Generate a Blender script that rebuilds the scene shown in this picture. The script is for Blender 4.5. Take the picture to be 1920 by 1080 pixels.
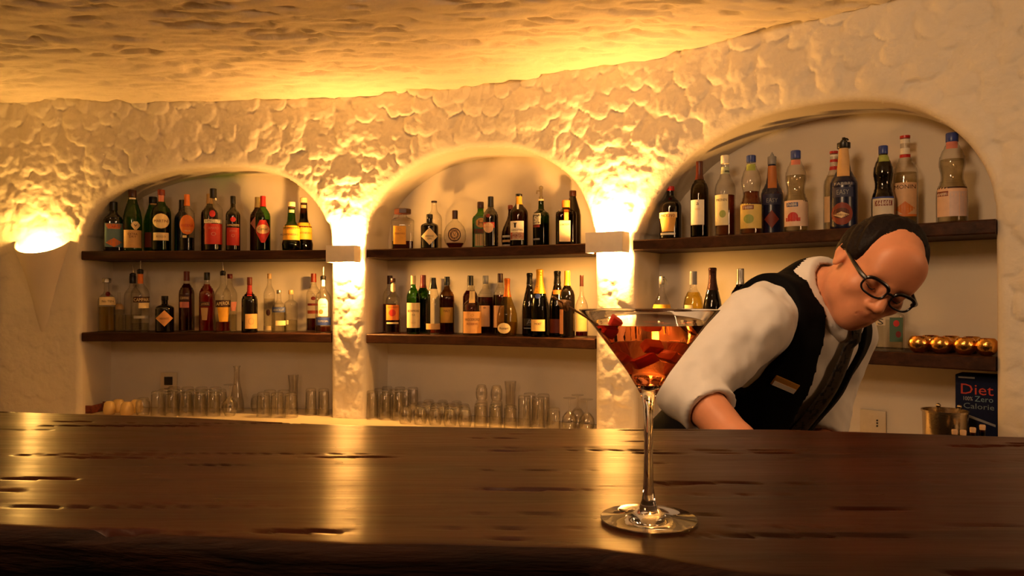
import bpy, bmesh, math, random
import numpy as np
from mathutils import Vector, Matrix
S = bpy.context.scene
for o in list(bpy.data.objects): bpy.data.objects.remove(o)
C = S.collection
random.seed(7); RNG = np.random.RandomState(11)

# ------------------------------------------------------------------ camera, world, lights, exposure
ZC, F, HZ, CU = 1.40, 1400.0, 555.0, 960.0        # eye height, focal length in pixels, horizon row, centre column
cam = bpy.data.cameras.new('camera'); co = bpy.data.objects.new('camera', cam); C.objects.link(co)
co.location = (0, 0, ZC); co.rotation_euler = (math.pi/2, 0, 0)
cam.sensor_width = 36; cam.lens = F/1920*36; cam.shift_y = (HZ-540)/1920; cam.clip_start = .02
S.camera = co
S.view_settings.view_transform = 'Standard'; S.view_settings.look = 'None'
S.view_settings.gamma = 1; S.view_settings.use_curve_mapping = False
S.view_settings.exposure = 0.38
S.cycles.max_bounces = 10; S.cycles.diffuse_bounces = 4; S.cycles.glossy_bounces = 5
S.cycles.transmission_bounces = 10; S.cycles.transparent_max_bounces = 40
S.cycles.sample_clamp_indirect = 25.0; S.cycles.caustics_reflective = True; S.cycles.caustics_refractive = True; S.cycles.blur_glossy = .6
wd = bpy.data.worlds.new('world'); S.world = wd; wd.use_nodes = True
wd.node_tree.nodes['Background'].inputs[0].default_value = (1, .62, .3, 1)
wd.node_tree.nodes['Background'].inputs[1].default_value = .02
WARM = (1, .455, .10)
P_UP, P_DOWN, P_SHELL = 16, 15, 12                # watts of the two pillar sconces (each way) and of the plaster shell lamp
def area(name, loc, target, size, power, col):
    l = bpy.data.lights.new(name, 'AREA'); l.energy = power; l.color = col; l.shape = 'RECTANGLE'; l.size, l.size_y = size
    o = bpy.data.objects.new(name, l); C.objects.link(o); o.location = loc
    o.rotation_euler = (Vector(target)-Vector(loc)).to_track_quat('-Z', 'Y').to_euler(); return o
area('fill_lamp', (-.9, .1, 2.36), (1.1, 2.7, 1.5), (.35, .35), 15, (1, .58, .29))  # added fill, out of view, for the bartender and right niche
area('fill_lamp', (-.1, .9, 2.38), (1.35, 2.9, 1.7), (.3, .3), 10, (1, .62, .33))  # unseen extra light, put in to brighten the right niche
area('fill_lamp', (2.7, .1, 1.9), (0, 3.4, 1.5), (.5, .5), 9, (1, .56, .27))  # unseen fill added from the right, raking across the plaster

# ------------------------------------------------------------------ helpers
def lin(h):
    if not isinstance(h, str): return tuple(h)
    h = h.lstrip('#'); v = [int(h[i:i+2], 16)/255 for i in (0, 2, 4)]
    return tuple(x/12.92 if x <= .04045 else ((x+.055)/1.055)**2.4 for x in v)
MATS = {}
def mat(name, col, rough=.5, metal=0., spec=.5, bump=0, bscale=60, var=0.0, coat=0):
    """principled material with a little procedural colour variation and grain"""
    if name in MATS: return MATS[name]
    m = bpy.data.materials.new(name); m.use_nodes = True; nt = m.node_tree; N = nt.nodes; L = nt.links
    b = N['Principled BSDF']; c = lin(col)
    b.inputs['Roughness'].default_value = rough; b.inputs['Metallic'].default_value = metal
    b.inputs['Specular IOR Level'].default_value = spec; b.inputs['Coat Weight'].default_value = coat
    b.inputs['Base Color'].default_value = (*c, 1)
    if var or bump:
        tc = N.new('ShaderNodeTexCoord'); n = N.new('ShaderNodeTexNoise'); n.inputs['Scale'].default_value = bscale
        n.inputs['Detail'].default_value = 4; L.new(tc.outputs['Object'], n.inputs['Vector'])
        if var:
            r = N.new('ShaderNodeValToRGB'); e = r.color_ramp.elements
            e[0].position, e[1].position = .3, .7
            e[0].color = (*[x*(1-var) for x in c], 1); e[1].color = (*[min(1, x*(1+var)) for x in c], 1)
            L.new(n.outputs['Fac'], r.inputs[0]); L.new(r.outputs[0], b.inputs['Base Color'])
        if bump:
            bp = N.new('ShaderNodeBump'); bp.inputs['Strength'].default_value = bump; bp.inputs['Distance'].default_value = .01
            L.new(n.outputs['Fac'], bp.inputs['Height']); L.new(bp.outputs[0], b.inputs['Normal'])
    MATS[name] = m; return m
def emis(name, col, s):
    if name in MATS: return MATS[name]
    m = bpy.data.materials.new(name); m.use_nodes = True; nt = m.node_tree
    b = nt.nodes['Principled BSDF']; b.inputs['Base Color'].default_value = (0, 0, 0, 1)
    b.inputs['Emission Color'].default_value = (*col, 1); b.inputs['Emission Strength'].default_value = s
    MATS[name] = m; return m
def thin(name, col, edge=.5, gloss=1.0, rough=.03):
    """thin-walled glass: tinted see-through body, darker towards grazing, with a Fresnel gloss"""
    if name in MATS: return MATS[name]
    m = bpy.data.materials.new(name); m.use_nodes = True; nt = m.node_tree; N = nt.nodes; L = nt.links
    N.remove(N['Principled BSDF']); out = N['Material Output']; c = lin(col)
    lw = N.new('ShaderNodeLayerWeight'); lw.inputs['Blend'].default_value = .28
    mx = N.new('ShaderNodeMix'); mx.data_type = 'RGBA'; mx.inputs[6].default_value = (*c, 1); mx.inputs[7].default_value = (*[x*edge for x in c], 1)
    L.new(lw.outputs['Facing'], mx.inputs[0])
    tr = N.new('ShaderNodeBsdfTransparent'); L.new(mx.outputs[2], tr.inputs[0])
    gl = N.new('ShaderNodeBsdfGlossy'); gl.inputs['Roughness'].default_value = rough
    pw = N.new('ShaderNodeMath'); pw.operation = 'POWER'; pw.inputs[1].default_value = 5           # Schlick reflectance
    lf = N.new('ShaderNodeLayerWeight'); lf.inputs['Blend'].default_value = .5; L.new(lf.outputs['Facing'], pw.inputs[0])
    mu = N.new('ShaderNodeMath'); mu.operation = 'MULTIPLY_ADD'; mu.inputs[1].default_value = .7*gloss; mu.inputs[2].default_value = .04*gloss; mu.use_clamp = True
    L.new(pw.outputs[0], mu.inputs[0])
    ms = N.new('ShaderNodeMixShader'); L.new(mu.outputs[0], ms.inputs[0]); L.new(tr.outputs[0], ms.inputs[1]); L.new(gl.outputs[0], ms.inputs[2])
    L.new(ms.outputs[0], out.inputs['Surface']); MATS[name] = m; return m
def refr(name, col, ior=1.45, rough=0.0):
    if name in MATS: return MATS[name]
    m = bpy.data.materials.new(name); m.use_nodes = True; b = m.node_tree.nodes['Principled BSDF']
    b.inputs['Base Color'].default_value = (*lin(col), 1); b.inputs['Transmission Weight'].default_value = 1
    b.inputs['IOR'].default_value = ior; b.inputs['Roughness'].default_value = rough; MATS[name] = m; return m

class MB:
    def __init__(s): s.v = []; s.f = []
    def add(s, vs, fs):
        k = len(s.v); s.v += [tuple(map(float, p)) for p in vs]; s.f += [tuple(i+k for i in f) for f in fs]; return s
    def loft(s, rings, n=28, top=True, bottom=True, M=None):
        """rings: (rx, ry, z, p[, cx, cy]) superellipse sections"""
        vs, fs = [], []
        for r in rings:
            rx, ry, z, p = r[:4]; cx, cy = (r[4], r[5]) if len(r) > 5 else (0, 0)
            for i in range(n):
                a = 2*math.pi*(i+.5)/n; c, q = math.cos(a), math.sin(a)
                vs.append((cx+rx*math.copysign(abs(c)**(2/p), c), cy+ry*math.copysign(abs(q)**(2/p), q), z))
        for j in range(len(rings)-1):
            for i in range(n):
                k = (i+1) % n; fs.append((j*n+i, j*n+k, (j+1)*n+k, (j+1)*n+i))
        if bottom: fs.append(tuple(range(n-1, -1, -1)))
        if top: fs.append(tuple((len(rings)-1)*n+i for i in range(n)))
        if M is not None: vs = [M @ Vector(v) for v in vs]
        return s.add(vs, fs)
    def lathe(s, prof, n=32, M=None, top=True, bottom=True): return s.loft([(max(r, 1e-4), max(r, 1e-4), z, 2) for r, z in prof], n, top, bottom, M)
    def box(s, c, d, M=None, bev=0):
        bm = bmesh.new(); bmesh.ops.create_cube(bm, size=1)
        for v in bm.verts: v.co = Vector((v.co.x*d[0], v.co.y*d[1], v.co.z*d[2]))
        if bev: bmesh.ops.bevel(bm, geom=bm.edges[:], offset=bev, segments=2, affect='EDGES', profile=.5)
        bm.verts.index_update(); vs = [v.co+Vector(c) for v in bm.verts]
        if M is not None: vs = [M @ v for v in vs]
        s.add(vs, [[v.index for v in f.verts] for f in bm.faces]); bm.free(); return s
    def tube(s, pts, rad, n=10, closed=False):
        pts = [Vector(p) for p in pts]; m = len(pts); vs, fs = [], []; nrm = None
        for i, p in enumerate(pts):
            a = pts[(i-1) % m] if (closed or i) else p; b = pts[(i+1) % m] if (closed or i < m-1) else p
            t = (b-a).normalized()
            if nrm is None: nrm = t.orthogonal().normalized()
            nrm = (nrm-t*nrm.dot(t)).normalized(); bn = t.cross(nrm); r = rad[i] if hasattr(rad, '__len__') else rad
            for k in range(n):
                a_ = 2*math.pi*k/n; vs.append(p+nrm*r*math.cos(a_)+bn*r*math.sin(a_))
        for j in range(m if closed else m-1):
            for k in range(n):
                q = (k+1) % n; j2 = (j+1) % m; fs.append((j*n+k, j*n+q, j2*n+q, j2*n+k))
        if not closed: fs += [tuple(range(n-1, -1, -1)), tuple((m-1)*n+k for k in range(n))]
        return s.add(vs, fs)
    def ball(s, c, r, n=16, M=None):
        r = r if hasattr(r, '__len__') else (r, r, r)
        rings = [(max(1e-4, r[0]*math.sin(math.pi*j/n)), max(1e-4, r[1]*math.sin(math.pi*j/n)), -r[2]*math.cos(math.pi*j/n), 2) for j in range(n+1)]
        T = Matrix.Translation(Vector(c)) if M is None else M @ Matrix.Translation(Vector(c))
        return s.loft(rings, n*2, M=T)
    def build(s, name, m, parent=None, smooth=40):
        me = bpy.data.meshes.new(name); me.from_pydata(s.v, [], s.f); me.update()
        return link(name, me, m, parent, smooth)
def link(name, me, m, parent=None, smooth=40):
    bm = bmesh.new(); bm.from_mesh(me); bmesh.ops.recalc_face_normals(bm, faces=bm.faces); bm.to_mesh(me); bm.free()
    if m is not None: me.materials.append(m)
    if smooth:
        me.polygons.foreach_set('use_smooth', [True]*len(me.polygons)); me.set_sharp_from_angle(angle=math.radians(smooth))
    o = bpy.data.objects.new(name, me); C.objects.link(o)
    if parent: o.parent = parent
    return o
def npmesh(name, v, f, m, parent=None, smooth=True):
    me = bpy.data.meshes.new(name); v = np.asarray(v, np.float32); f = np.asarray(f, np.int32); k = f.shape[1]
    me.vertices.add(len(v)); me.vertices.foreach_set('co', v.ravel())
    me.loops.add(f.size); me.loops.foreach_set('vertex_index', f.ravel())
    me.polygons.add(len(f)); me.polygons.foreach_set('loop_start', np.arange(0, f.size, k, dtype=np.int32))
    me.polygons.foreach_set('use_smooth', np.full(len(f), smooth)); me.update(calc_edges=True); me.validate()
    if m is not None: me.materials.append(m)
    o = bpy.data.objects.new(name, me); C.objects.link(o)
    if parent: o.parent = parent
    return o
def gridfaces(nx, ny):
    i = np.arange(nx*ny).reshape(nx, ny)
    return np.stack([i[:-1, :-1].ravel(), i[1:, :-1].ravel(), i[1:, 1:].ravel(), i[:-1, 1:].ravel()], 1)
def thing(name, label, cat, loc, rz=0, group=None):
    o = bpy.data.objects.new(name, None); C.objects.link(o); o.empty_display_size = .05; o.location = loc; o.rotation_euler = (0, 0, rz)
    return tag(o, label, cat, group)
def tag(o, label, cat, group=None):
    o['label'] = label; o['category'] = cat
    if group: o['group'] = group
    return o
def struct(o): o['kind'] = 'structure'; return o
def P(u, v, d): return Vector(((u-CU)*d/F, d, ZC+(HZ-v)*d/F))

# numpy noise
def hsh(i, j, s):
    n = (i.astype(np.int64)*374761393 + j.astype(np.int64)*668265263 + s*982451653) & 0xffffffff
    n = ((n ^ (n >> 13))*1274126177) & 0xffffffff
    return ((n ^ (n >> 16)) & 0xffff)/65535.0
def vnoise(x, y, s=0):
    i, j = np.floor(x), np.floor(y); a, b = x-i, y-j; a = a*a*(3-2*a); b = b*b*(3-2*b)
    return (hsh(i, j, s)*(1-a)*(1-b)+hsh(i+1, j, s)*a*(1-b)+hsh(i, j+1, s)*(1-a)*b+hsh(i+1, j+1, s)*a*b)*2-1
def fbm(x, y, s=0, o=3): return sum(vnoise(x*2**k, y*2**k, s+k)/2**k for k in range(o))
def scallop(x, y, cx, cy, seed, lip=.005, dome=.006, jit=.003, swing=1.0, fill=.86):
    """hand-thrown plaster: overlapping oval dabs, each swelling towards a crisp lower lip (metres)"""
    x = x+.006*fbm(x*14, y*14, seed+50, 2); y = y+.006*fbm(x*14, y*14, seed+60, 2)
    i0, j0 = np.floor(x/cx), np.floor(y/cy); h = np.full(x.shape, -.006)
    for di in (-1, 0, 1):
        for dj in (-1, 0, 1):
            i, j = i0+di, j0+dj
            px = (i+.5+.7*(hsh(i, j, seed)-.5)+.5*(j % 2))*cx; py = (j+.5+.7*(hsh(i, j, seed+1)-.5))*cy
            an = swing*(hsh(i, j, seed+3)-.5)*2+.5*swing*vnoise(px*1.5, py*1.5, seed+7); ca, sa = np.cos(an), np.sin(an)
            dx, dy = x-px, y-py; u, v = (dx*ca+dy*sa)/(cx*fill*(.75+.4*hsh(i, j, seed+8))), (-dx*sa+dy*ca)/(cy*fill*(.8+.45*hsh(i, j, seed+9)))
            q = u*u+v*v; hh = (hsh(i, j, seed+2)-.5)*2*jit - lip*v - dome*q*q
            h = np.where(q < 1.15, np.maximum(h, hh), h)
    return h

# ------------------------------------------------------------------ the curved back wall and its coordinates (s along it, t into it, z)
CP = [(-4.6, 4.25), (-3.6, 4.20), (-2.38, 4.14), (-.88, 4.01), (.465, 3.47), (1.575, 2.50), (2.4, 1.72), (3.1, 1.05), (3.7, .4)]
pts = []
for k in range(1, len(CP)-2):
    p0, p1, p2, p3 = [np.array(CP[k+q]) for q in (-1, 0, 1, 2)]
    for q in np.linspace(0, 1, 120, endpoint=False):
        pts.append(.5*((2*p1)+(p2-p0)*q+(2*p0-5*p1+4*p2-p3)*q*q+(3*p1-p0-3*p2+p3)*q**3))
pts = np.array(pts); SS = np.concatenate([[0], np.cumsum(np.hypot(*np.diff(pts, axis=0).T))])
tg = np.gradient(pts, SS, axis=0); tg /= np.linalg.norm(tg, axis=1)[:, None]; NN = np.stack([-tg[:, 1], tg[:, 0]], 1)
def W(s, t=0):
    s = np.asarray(s, float); x = np.interp(s, SS, pts[:, 0])+t*np.interp(s, SS, NN[:, 0]); y = np.interp(s, SS, pts[:, 1])+t*np.interp(s, SS, NN[:, 1])
    return x, y
def s_at(u, t=0):
    x, y = W(SS, t); uu = CU+F*x/y; k = np.where(y > .9)[0]; return float(np.interp(u, uu[k], SS[k]))
ZUP, ZLO, ZWT, ZCEIL, ND = 1.649, 1.197, .742, 2.472, .285     # shelf tops, worktop, ceiling, niche depth
ARCH = [[(153, 470), (160, 435), (178, 395), (205, 366), (250, 342), (310, 323), (380, 314), (450, 313), (510, 322), (550, 342), (585, 375), (606, 410), (618, 450)],
        [(687, 470), (690, 430), (702, 388), (735, 343), (790, 304), (850, 283), (920, 276), (980, 281), (1030, 303), (1070, 335), (1095, 378), (1108, 420), (1113, 460)],
        [(1191, 470), (1198, 430), (1218, 385), (1255, 330), (1305, 280), (1380, 235), (1470, 205), (1560, 190), (1630, 188), (1700, 198), (1765, 228), (1815, 270), (1848, 322), (1861, 370), (1865, 420)]]
OUT = []
for a in ARCH:
    q = []
    for u, v in a:
        s = s_at(u); q.append((s, ZC+(HZ-v)*float(W(s)[1])/F))
    q = np.array([(q[0][0]-.004, .6)]+[(q[0][0]-.003, 1.1)]+q+[(q[-1][0]+.003, 1.1)]+[(q[-1][0]+.004, .6)])
    d = np.concatenate([[0], np.cumsum(np.hypot(*np.diff(q, axis=0).T))]); out = []
    for k in range(1, len(q)-2):                                   # smooth the traced arch
        p0, p1, p2, p3 = q[k-1], q[k], q[k+1], q[k+2]
        for w in np.linspace(0, 1, 10, endpoint=False):
            out.append(.5*((2*p1)+(p2-p0)*w+(2*p0-5*p1+4*p2-p3)*w*w+(3*p1-p0-3*p2+p3)*w**3))
    OUT.append(np.array([q[0]]+out+[q[-2], q[-1]]))
def sdf_poly(px, py, poly):
    """unsigned distance to the open outline, negative inside; also the nearest point"""
    best = np.full(px.shape, 1e9); nx = np.zeros(px.shape); ny = np.zeros(px.shape); ins = np.zeros(px.shape, bool)
    for a, b in zip(poly[:-1], poly[1:]):
        e = b-a; w = np.clip(((px-a[0])*e[0]+(py-a[1])*e[1])/(e@e+1e-12), 0, 1); cx, cy = a[0]+w*e[0], a[1]+w*e[1]
        d = (px-cx)**2+(py-cy)**2; m = d < best; best = np.where(m, d, best); nx = np.where(m, cx, nx); ny = np.where(m, cy, ny)
    full = np.vstack([poly, poly[:1]])
    for a, b in zip(full[:-1], full[1:]):
        c = (a[1] > py) != (b[1] > py)
        with np.errstate(divide='ignore', invalid='ignore'):
            ins ^= c & (px < (b[0]-a[0])*(py-a[1])/(b[1]-a[1])+a[0])
    d = np.sqrt(best); return np.where(ins, -d, d), nx, ny

def plaster(name, col, bscale=55, bump=.35):
    m = bpy.data.materials.new(name); m.use_nodes = True; nt = m.node_tree; N = nt.nodes; L = nt.links; b = N['Principled BSDF']
    tc = N.new('ShaderNodeTexCoord'); n = N.new('ShaderNodeTexNoise'); n.inputs['Scale'].default_value = bscale; n.inputs['Detail'].default_value = 6
    n2 = N.new('ShaderNodeTexNoise'); n2.inputs['Scale'].default_value = 3; n2.inputs['Detail'].default_value = 5
    L.new(tc.outputs['Object'], n.inputs['Vector']); L.new(tc.outputs['Object'], n2.inputs['Vector'])
    r = N.new('ShaderNodeValToRGB'); e = r.color_ramp.elements; c = lin(col)
    e[0].position, e[1].position = .3, .75; e[0].color = (*[x*.88 for x in c], 1); e[1].color = (*c, 1)
    L.new(n2.outputs['Fac'], r.inputs[0]); L.new(r.outputs[0], b.inputs['Base Color']); b.inputs['Roughness'].default_value = .8
    b.inputs['Specular IOR Level'].default_value = .2
    bp = N.new('ShaderNodeBump'); bp.inputs['Strength'].default_value = bump; bp.inputs['Distance'].default_value = .006
    L.new(n.outputs['Fac'], bp.inputs['Height']); L.new(bp.outputs[0], b.inputs['Normal']); return m
M_WALL = plaster('rough_plaster', (.80, .74, .63)); M_CEIL = plaster('ceiling_plaster', (.78, .70, .58), 40, .5)
M_NICHE = plaster('smooth_plaster', (.74, .67, .56), 30, .12)

def back_wall():
    g = .0066; s0, s1 = float(np.interp(-3.3, pts[:, 0], SS)), float(np.interp(2.5, pts[:, 0], SS))
    ns, nz = int((s1-s0)/g), int((ZCEIL+.06-ZWT)/g)
    s, z = np.meshgrid(np.linspace(s0, s1, ns), np.linspace(ZWT+.0005, ZCEIL+.06, nz), indexing='ij')
    sd = np.full(s.shape, 9.); keep = np.ones(s.shape, bool)
    for o in OUT:
        d, nx, ny = sdf_poly(s, z, o); m = np.abs(d) < .55*g; s = np.where(m, nx, s); z = np.where(m, ny, z); d = np.where(m, 0, d)
        sd = np.minimum(sd, d)
    x0, y0 = W(s)
    h = scallop(s, z, .072, .084, 3, .0055, .0042, .0030, .8)
    for _ in range(0):                                                     # soften the crisp edges a little
        q = np.pad(h, 1, mode='edge'); h = (q[1:-1, 1:-1]*2+q[:-2, 1:-1]+q[2:, 1:-1]+q[1:-1, :-2]+q[1:-1, 2:])/6
    h = h+.0035*fbm(s*6, z*6, 5, 3)+.0012*fbm(s*45, z*45, 9, 2)
    rough = np.clip((sd-.004)/.07, 0, 1)
    smooth0 = 1/(1+np.exp(-(s-s_at(150))/.03)); low = 1/(1+np.exp(-(z-1.78)/.05))        # the left pier is rubbed smooth below its lamp
    amp = rough*np.clip(smooth0+low, .22, 1)
    t = -h*amp*2.0
    r = .035; e = np.clip(r-sd, 0, r); t = t+(r-np.sqrt(np.maximum(r*r-e*e, 0)))               # rounded arrises
    x, y = W(s, 0); nx = np.interp(s, SS, NN[:, 0]); ny = np.interp(s, SS, NN[:, 1]); x = x+nx*t; y = y+ny*t
    f = gridfaces(ns, nz); sf = sd.ravel(); cen = sf[f].mean(1); f = f[(cen > 1e-6) & (sf[f].min(1) > -.6*g)]
    v = np.stack([x, y, z], -1).reshape(-1, 3); used = np.zeros(len(v), bool); used[f.ravel()] = True
    idx = np.cumsum(used)-1
    w = struct(npmesh('wall_back', v[used], idx[f], M_WALL))
    # niche linings: jambs, soffits and back walls
    for o in OUT:
        tt = np.concatenate([np.linspace(.0345, ND-.02, 14), [ND-.006, ND]]); n = len(o)
        sx = np.repeat(o[:, :1], len(tt), 1); zx = np.maximum(np.repeat(o[:, 1:], len(tt), 1), ZWT+.0005); T = np.repeat(tt[None], n, 0)
        T = T+0; bmp = .004*fbm(zx*8+sx*5, T*9+sx*3, 21, 3); inw = np.clip((T-.03)/.08, 0, 1)
        cs, cz = o[:, 0].mean(), 1.5
        sx = sx+(cs-sx)*bmp*inw*2; X, Y = W(sx, 0); NX, NY = np.interp(sx, SS, NN[:, 0]), np.interp(sx, SS, NN[:, 1])
        tn = np.gradient(o, axis=0); tn /= np.linalg.norm(tn, axis=1)[:, None]+1e-9; on = np.stack([-tn[:, 1], tn[:, 0]], 1)   # lip under the rounded arris
        lips = []
        for sd_ in (.016, .010, .006, .003, .001):
            q = o+on*sd_; zq = np.maximum(q[:, 1], ZWT+.0005); tq = r-math.sqrt(r*r-(r-sd_)**2)+.0022; lx, ly = W(q[:, 0], tq); lips.append(np.stack([lx, ly, zq], 1))
        V = np.concatenate([np.stack(lips, 1), np.stack([X+NX*T, Y+NY*T, zx], -1)], 1).reshape(-1, 3)
        struct(npmesh('wall_niche', V, gridfaces(n, len(tt)+len(lips)), M_NICHE))
        g2 = .02; a, b = o[:, 0].min()-.02, o[:, 0].max()+.02; ms, mz = int((b-a)/g2), int((o[:, 1].max()+.02-ZWT)/g2)
        s2, z2 = np.meshgrid(np.linspace(a, b, ms), np.linspace(ZWT+.0005, o[:, 1].max()+.02, mz), indexing='ij')
        t2 = ND-.004+.004*fbm(s2*4, z2*4, 31, 3); X, Y = W(s2, 0)
        V = np.stack([X+np.interp(s2, SS, NN[:, 0])*t2, Y+np.interp(s2, SS, NN[:, 1])*t2, z2], -1).reshape(-1, 3)
        struct(npmesh('wall_niche', V, gridfaces(ms, mz), M_NICHE))
back_wall()

def ceiling():
    xs = np.linspace(-3.7, 3.4, 560); ys = np.concatenate([np.linspace(-2.6, 1.2, 20), np.linspace(1.21, 4.7, 300)])
    x, y = np.meshgrid(xs, ys, indexing='ij')
    h = scallop(x, y, .17, .062, 71, .0035, .0045, .004, .35)*1.15+.006*fbm(x*3, y*5, 77, 4)
    pit = np.clip((fbm(x*6, y*16, 83, 3)-.50)*3, 0, 1); pit2 = np.clip((fbm(x*12, y*30, 87, 2)-.55)*3, 0, 1)
    z = ZCEIL-h*1.5+.016*pit+.010*pit2+.03*np.sin(x*1.1+.4)*0
    v = np.stack([x, y, z], -1).reshape(-1, 3)
    o = struct(npmesh('ceiling', v, gridfaces(len(xs), len(ys)), M_CEIL))
ceiling()
fl = MB().box((0, 1, -.05), (8, 8, .1)).build('floor', mat('dark_floor', '#3a241a', .5, var=.3, bscale=4, bump=.1), smooth=0); struct(fl)
for nm, c, d in (('wall_left', (-3.35, 1.0, 1.25), (.1, 7.4, 2.5)), ('wall_right', (3.35, -.8, 1.25), (.1, 3.8, 2.5)), ('wall_front', (0, -2.65, 1.25), (6.8, .1, 2.5))):
    struct(MB().box(c, d).build(nm, M_WALL, smooth=0))
tr = MB().box((-2.985, 4.150, 1.205), (.19, .06, .92), bev=.006).build('trim_1', mat('dark_door_wood', '#1d100a', .5, var=.3, bscale=9)); struct(tr)

# ------------------------------------------------------------------ dark wood
def wood(name, c0, c1, rough=.35, scale=1.0, coat=0.0, bump=.25, axis=(.9, 9, 9)):
    m = bpy.data.materials.new(name); m.use_nodes = True; nt = m.node_tree; N = nt.nodes; L = nt.links; b = N['Principled BSDF']
    tc = N.new('ShaderNodeTexCoord'); mp = N.new('ShaderNodeMapping'); mp.inputs['Scale'].default_value = [a*scale for a in axis]
    L.new(tc.outputs['Object'], mp.inputs['Vector'])
    n = N.new('ShaderNodeTexNoise'); n.inputs['Scale'].default_value = 3; n.inputs['Detail'].default_value = 8; n.inputs['Distortion'].default_value = .6
    L.new(mp.outputs[0], n.inputs['Vector'])
    f = N.new('ShaderNodeTexNoise'); f.inputs['Scale'].default_value = 16; f.inputs['Detail'].default_value = 6; L.new(mp.outputs[0], f.inputs['Vector'])
    r = N.new('ShaderNodeValToRGB'); e = r.color_ramp.elements; e[0].position, e[1].position = .32, .72
    e[0].color = (*lin(c0), 1); e[1].color = (*lin(c1), 1); L.new(n.outputs['Fac'], r.inputs[0]); L.new(r.outputs[0], b.inputs['Base Color'])
    mr = N.new('ShaderNodeMapRange'); mr.inputs['To Min'].default_value = rough*.75; mr.inputs['To Max'].default_value = rough*1.3
    L.new(f.outputs['Fac'], mr.inputs['Value']); L.new(mr.outputs[0], b.inputs['Roughness']); b.inputs['Coat Weight'].default_value = coat
    b.inputs['Coat Roughness'].default_value = .2
    ad = N.new('ShaderNodeMath'); ad.operation = 'MULTIPLY_ADD'; ad.inputs[1].default_value = .5
    L.new(f.outputs['Fac'], ad.inputs[0]); L.new(n.outputs['Fac'], ad.inputs[2])
    bp = N.new('ShaderNodeBump'); bp.inputs['Strength'].default_value = bump; bp.inputs['Distance'].default_value = .004
    L.new(ad.outputs[0], bp.inputs['Height']); L.new(bp.outputs[0], b.inputs['Normal']); return m
M_BAR = wood('bar_wood', (.014, .0023, .0005), (.046, .0085, .0017), .30, 1, 0, .10)
M_BAR.node_tree.nodes['Principled BSDF'].inputs['Specular IOR Level'].default_value = .15
_b = M_BAR.node_tree.nodes['Principled BSDF']; _b.inputs['Anisotropic'].default_value = .86            # planed along the grain: the sheen spreads across it
_t = M_BAR.node_tree.nodes.new('ShaderNodeCombineXYZ'); _t.inputs[1].default_value = 1; M_BAR.node_tree.links.new(_t.outputs[0], _b.inputs['Tangent'])
M_BARK = wood('bark_edge', (.006, .003, .002), (.035, .012, .005), .75, 2, 0, .8)
M_BARK.node_tree.nodes['Principled BSDF'].inputs['Specular IOR Level'].default_value = .15
M_SHELF = wood('shelf_wood', (.022, .0075, .003), (.060, .021, .009), .55, 1.5, 0, .25)
M_SHELF.node_tree.nodes['Principled BSDF'].inputs['Specular IOR Level'].default_value = .18

def bar():
    root = thing('bar_counter', 'long dark brown slab bar counter with a rough live edge, in front of the bartender', 'bar counter', (0, .85, 0))
    nx = 560; xs = np.linspace(-1.5, 1.5, nx)
    fr = np.interp(xs, [-1.5, -.43, -.14, .0, .056, .10, .16, .26, .6, 1.5], [.66, .621, .580, .570, .566, .548, .512, .490, .475, .45])+.006*fbm(xs*4, xs*0, 3, 3)
    bk = np.interp(xs, [-1.5, -.86, -.52, -.3, 0, .4, .72, 1.5], [1.33, 1.258, 1.20, 1.135, 1.095, 1.085, 1.02, .93])+.004*fbm(xs*4, xs*0, 8, 3)
    zt = ZC-.193; ZS = -.085
    w = np.linspace(0, 1, 120); prof = []
    X, V = [], []
    for i, x in enumerate(xs):
        ys = bk[i]+(fr[i]-bk[i])*w
        z = zt+.0004*fbm(np.full(120, x*2.2), ys*26, 12, 3)+.0012*fbm(np.full(120, x*1.3), ys*5, 15, 2)
        ck = np.clip(fbm(np.full(120, x*6), ys*75, 41, 2)-.90, 0, .25)+np.clip(fbm(np.full(120, x*2.2), ys*140, 47, 2)-.95, 0, .2)*.6; z = z-ck*.020
        ed = np.clip((ys-fr[i])/.012, 0, 1); z = z-.010*(1-np.sqrt(np.clip(1-(1-ed)**2, 0, 1)))
        eb = np.clip((bk[i]-ys)/.010, 0, 1); z = z-.008*(1-np.sqrt(np.clip(1-(1-eb)**2, 0, 1)))
        k = np.linspace(.05, 1, 16); yf = fr[i]+.006*np.sin(k*3)+.018*k*k+.010*fbm(np.full(16, x*9), k*4, 51, 3)*k; zf = zt-.011+ZS*k
        col = [(x, bk[i]-.006, zt+ZS-.01)]+[(x, bk[i]+.004, zt-.05)]+list(zip(np.full(120, x), ys, z))+list(zip(np.full(16, x), yf, zf))
        V += col
    m = len(V)//nx
    v = np.array(V); v[:, 1] -= .85
    f = gridfaces(nx, m)
    o = npmesh('slab', v, f, M_BAR, root); o.data.materials.append(M_BARK)
    mi = np.zeros((nx-1, m-1), np.int32); mi[:, 119:] = 1; o.data.polygons.foreach_set('material_index', mi.ravel())
    MB().box((0, -.02, .55), (3.0, .30, 1.085)).build('front_panel', mat('panel_wood', '#24130b', .6, var=.3, bscale=8), root, 0)
bar()

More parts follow.
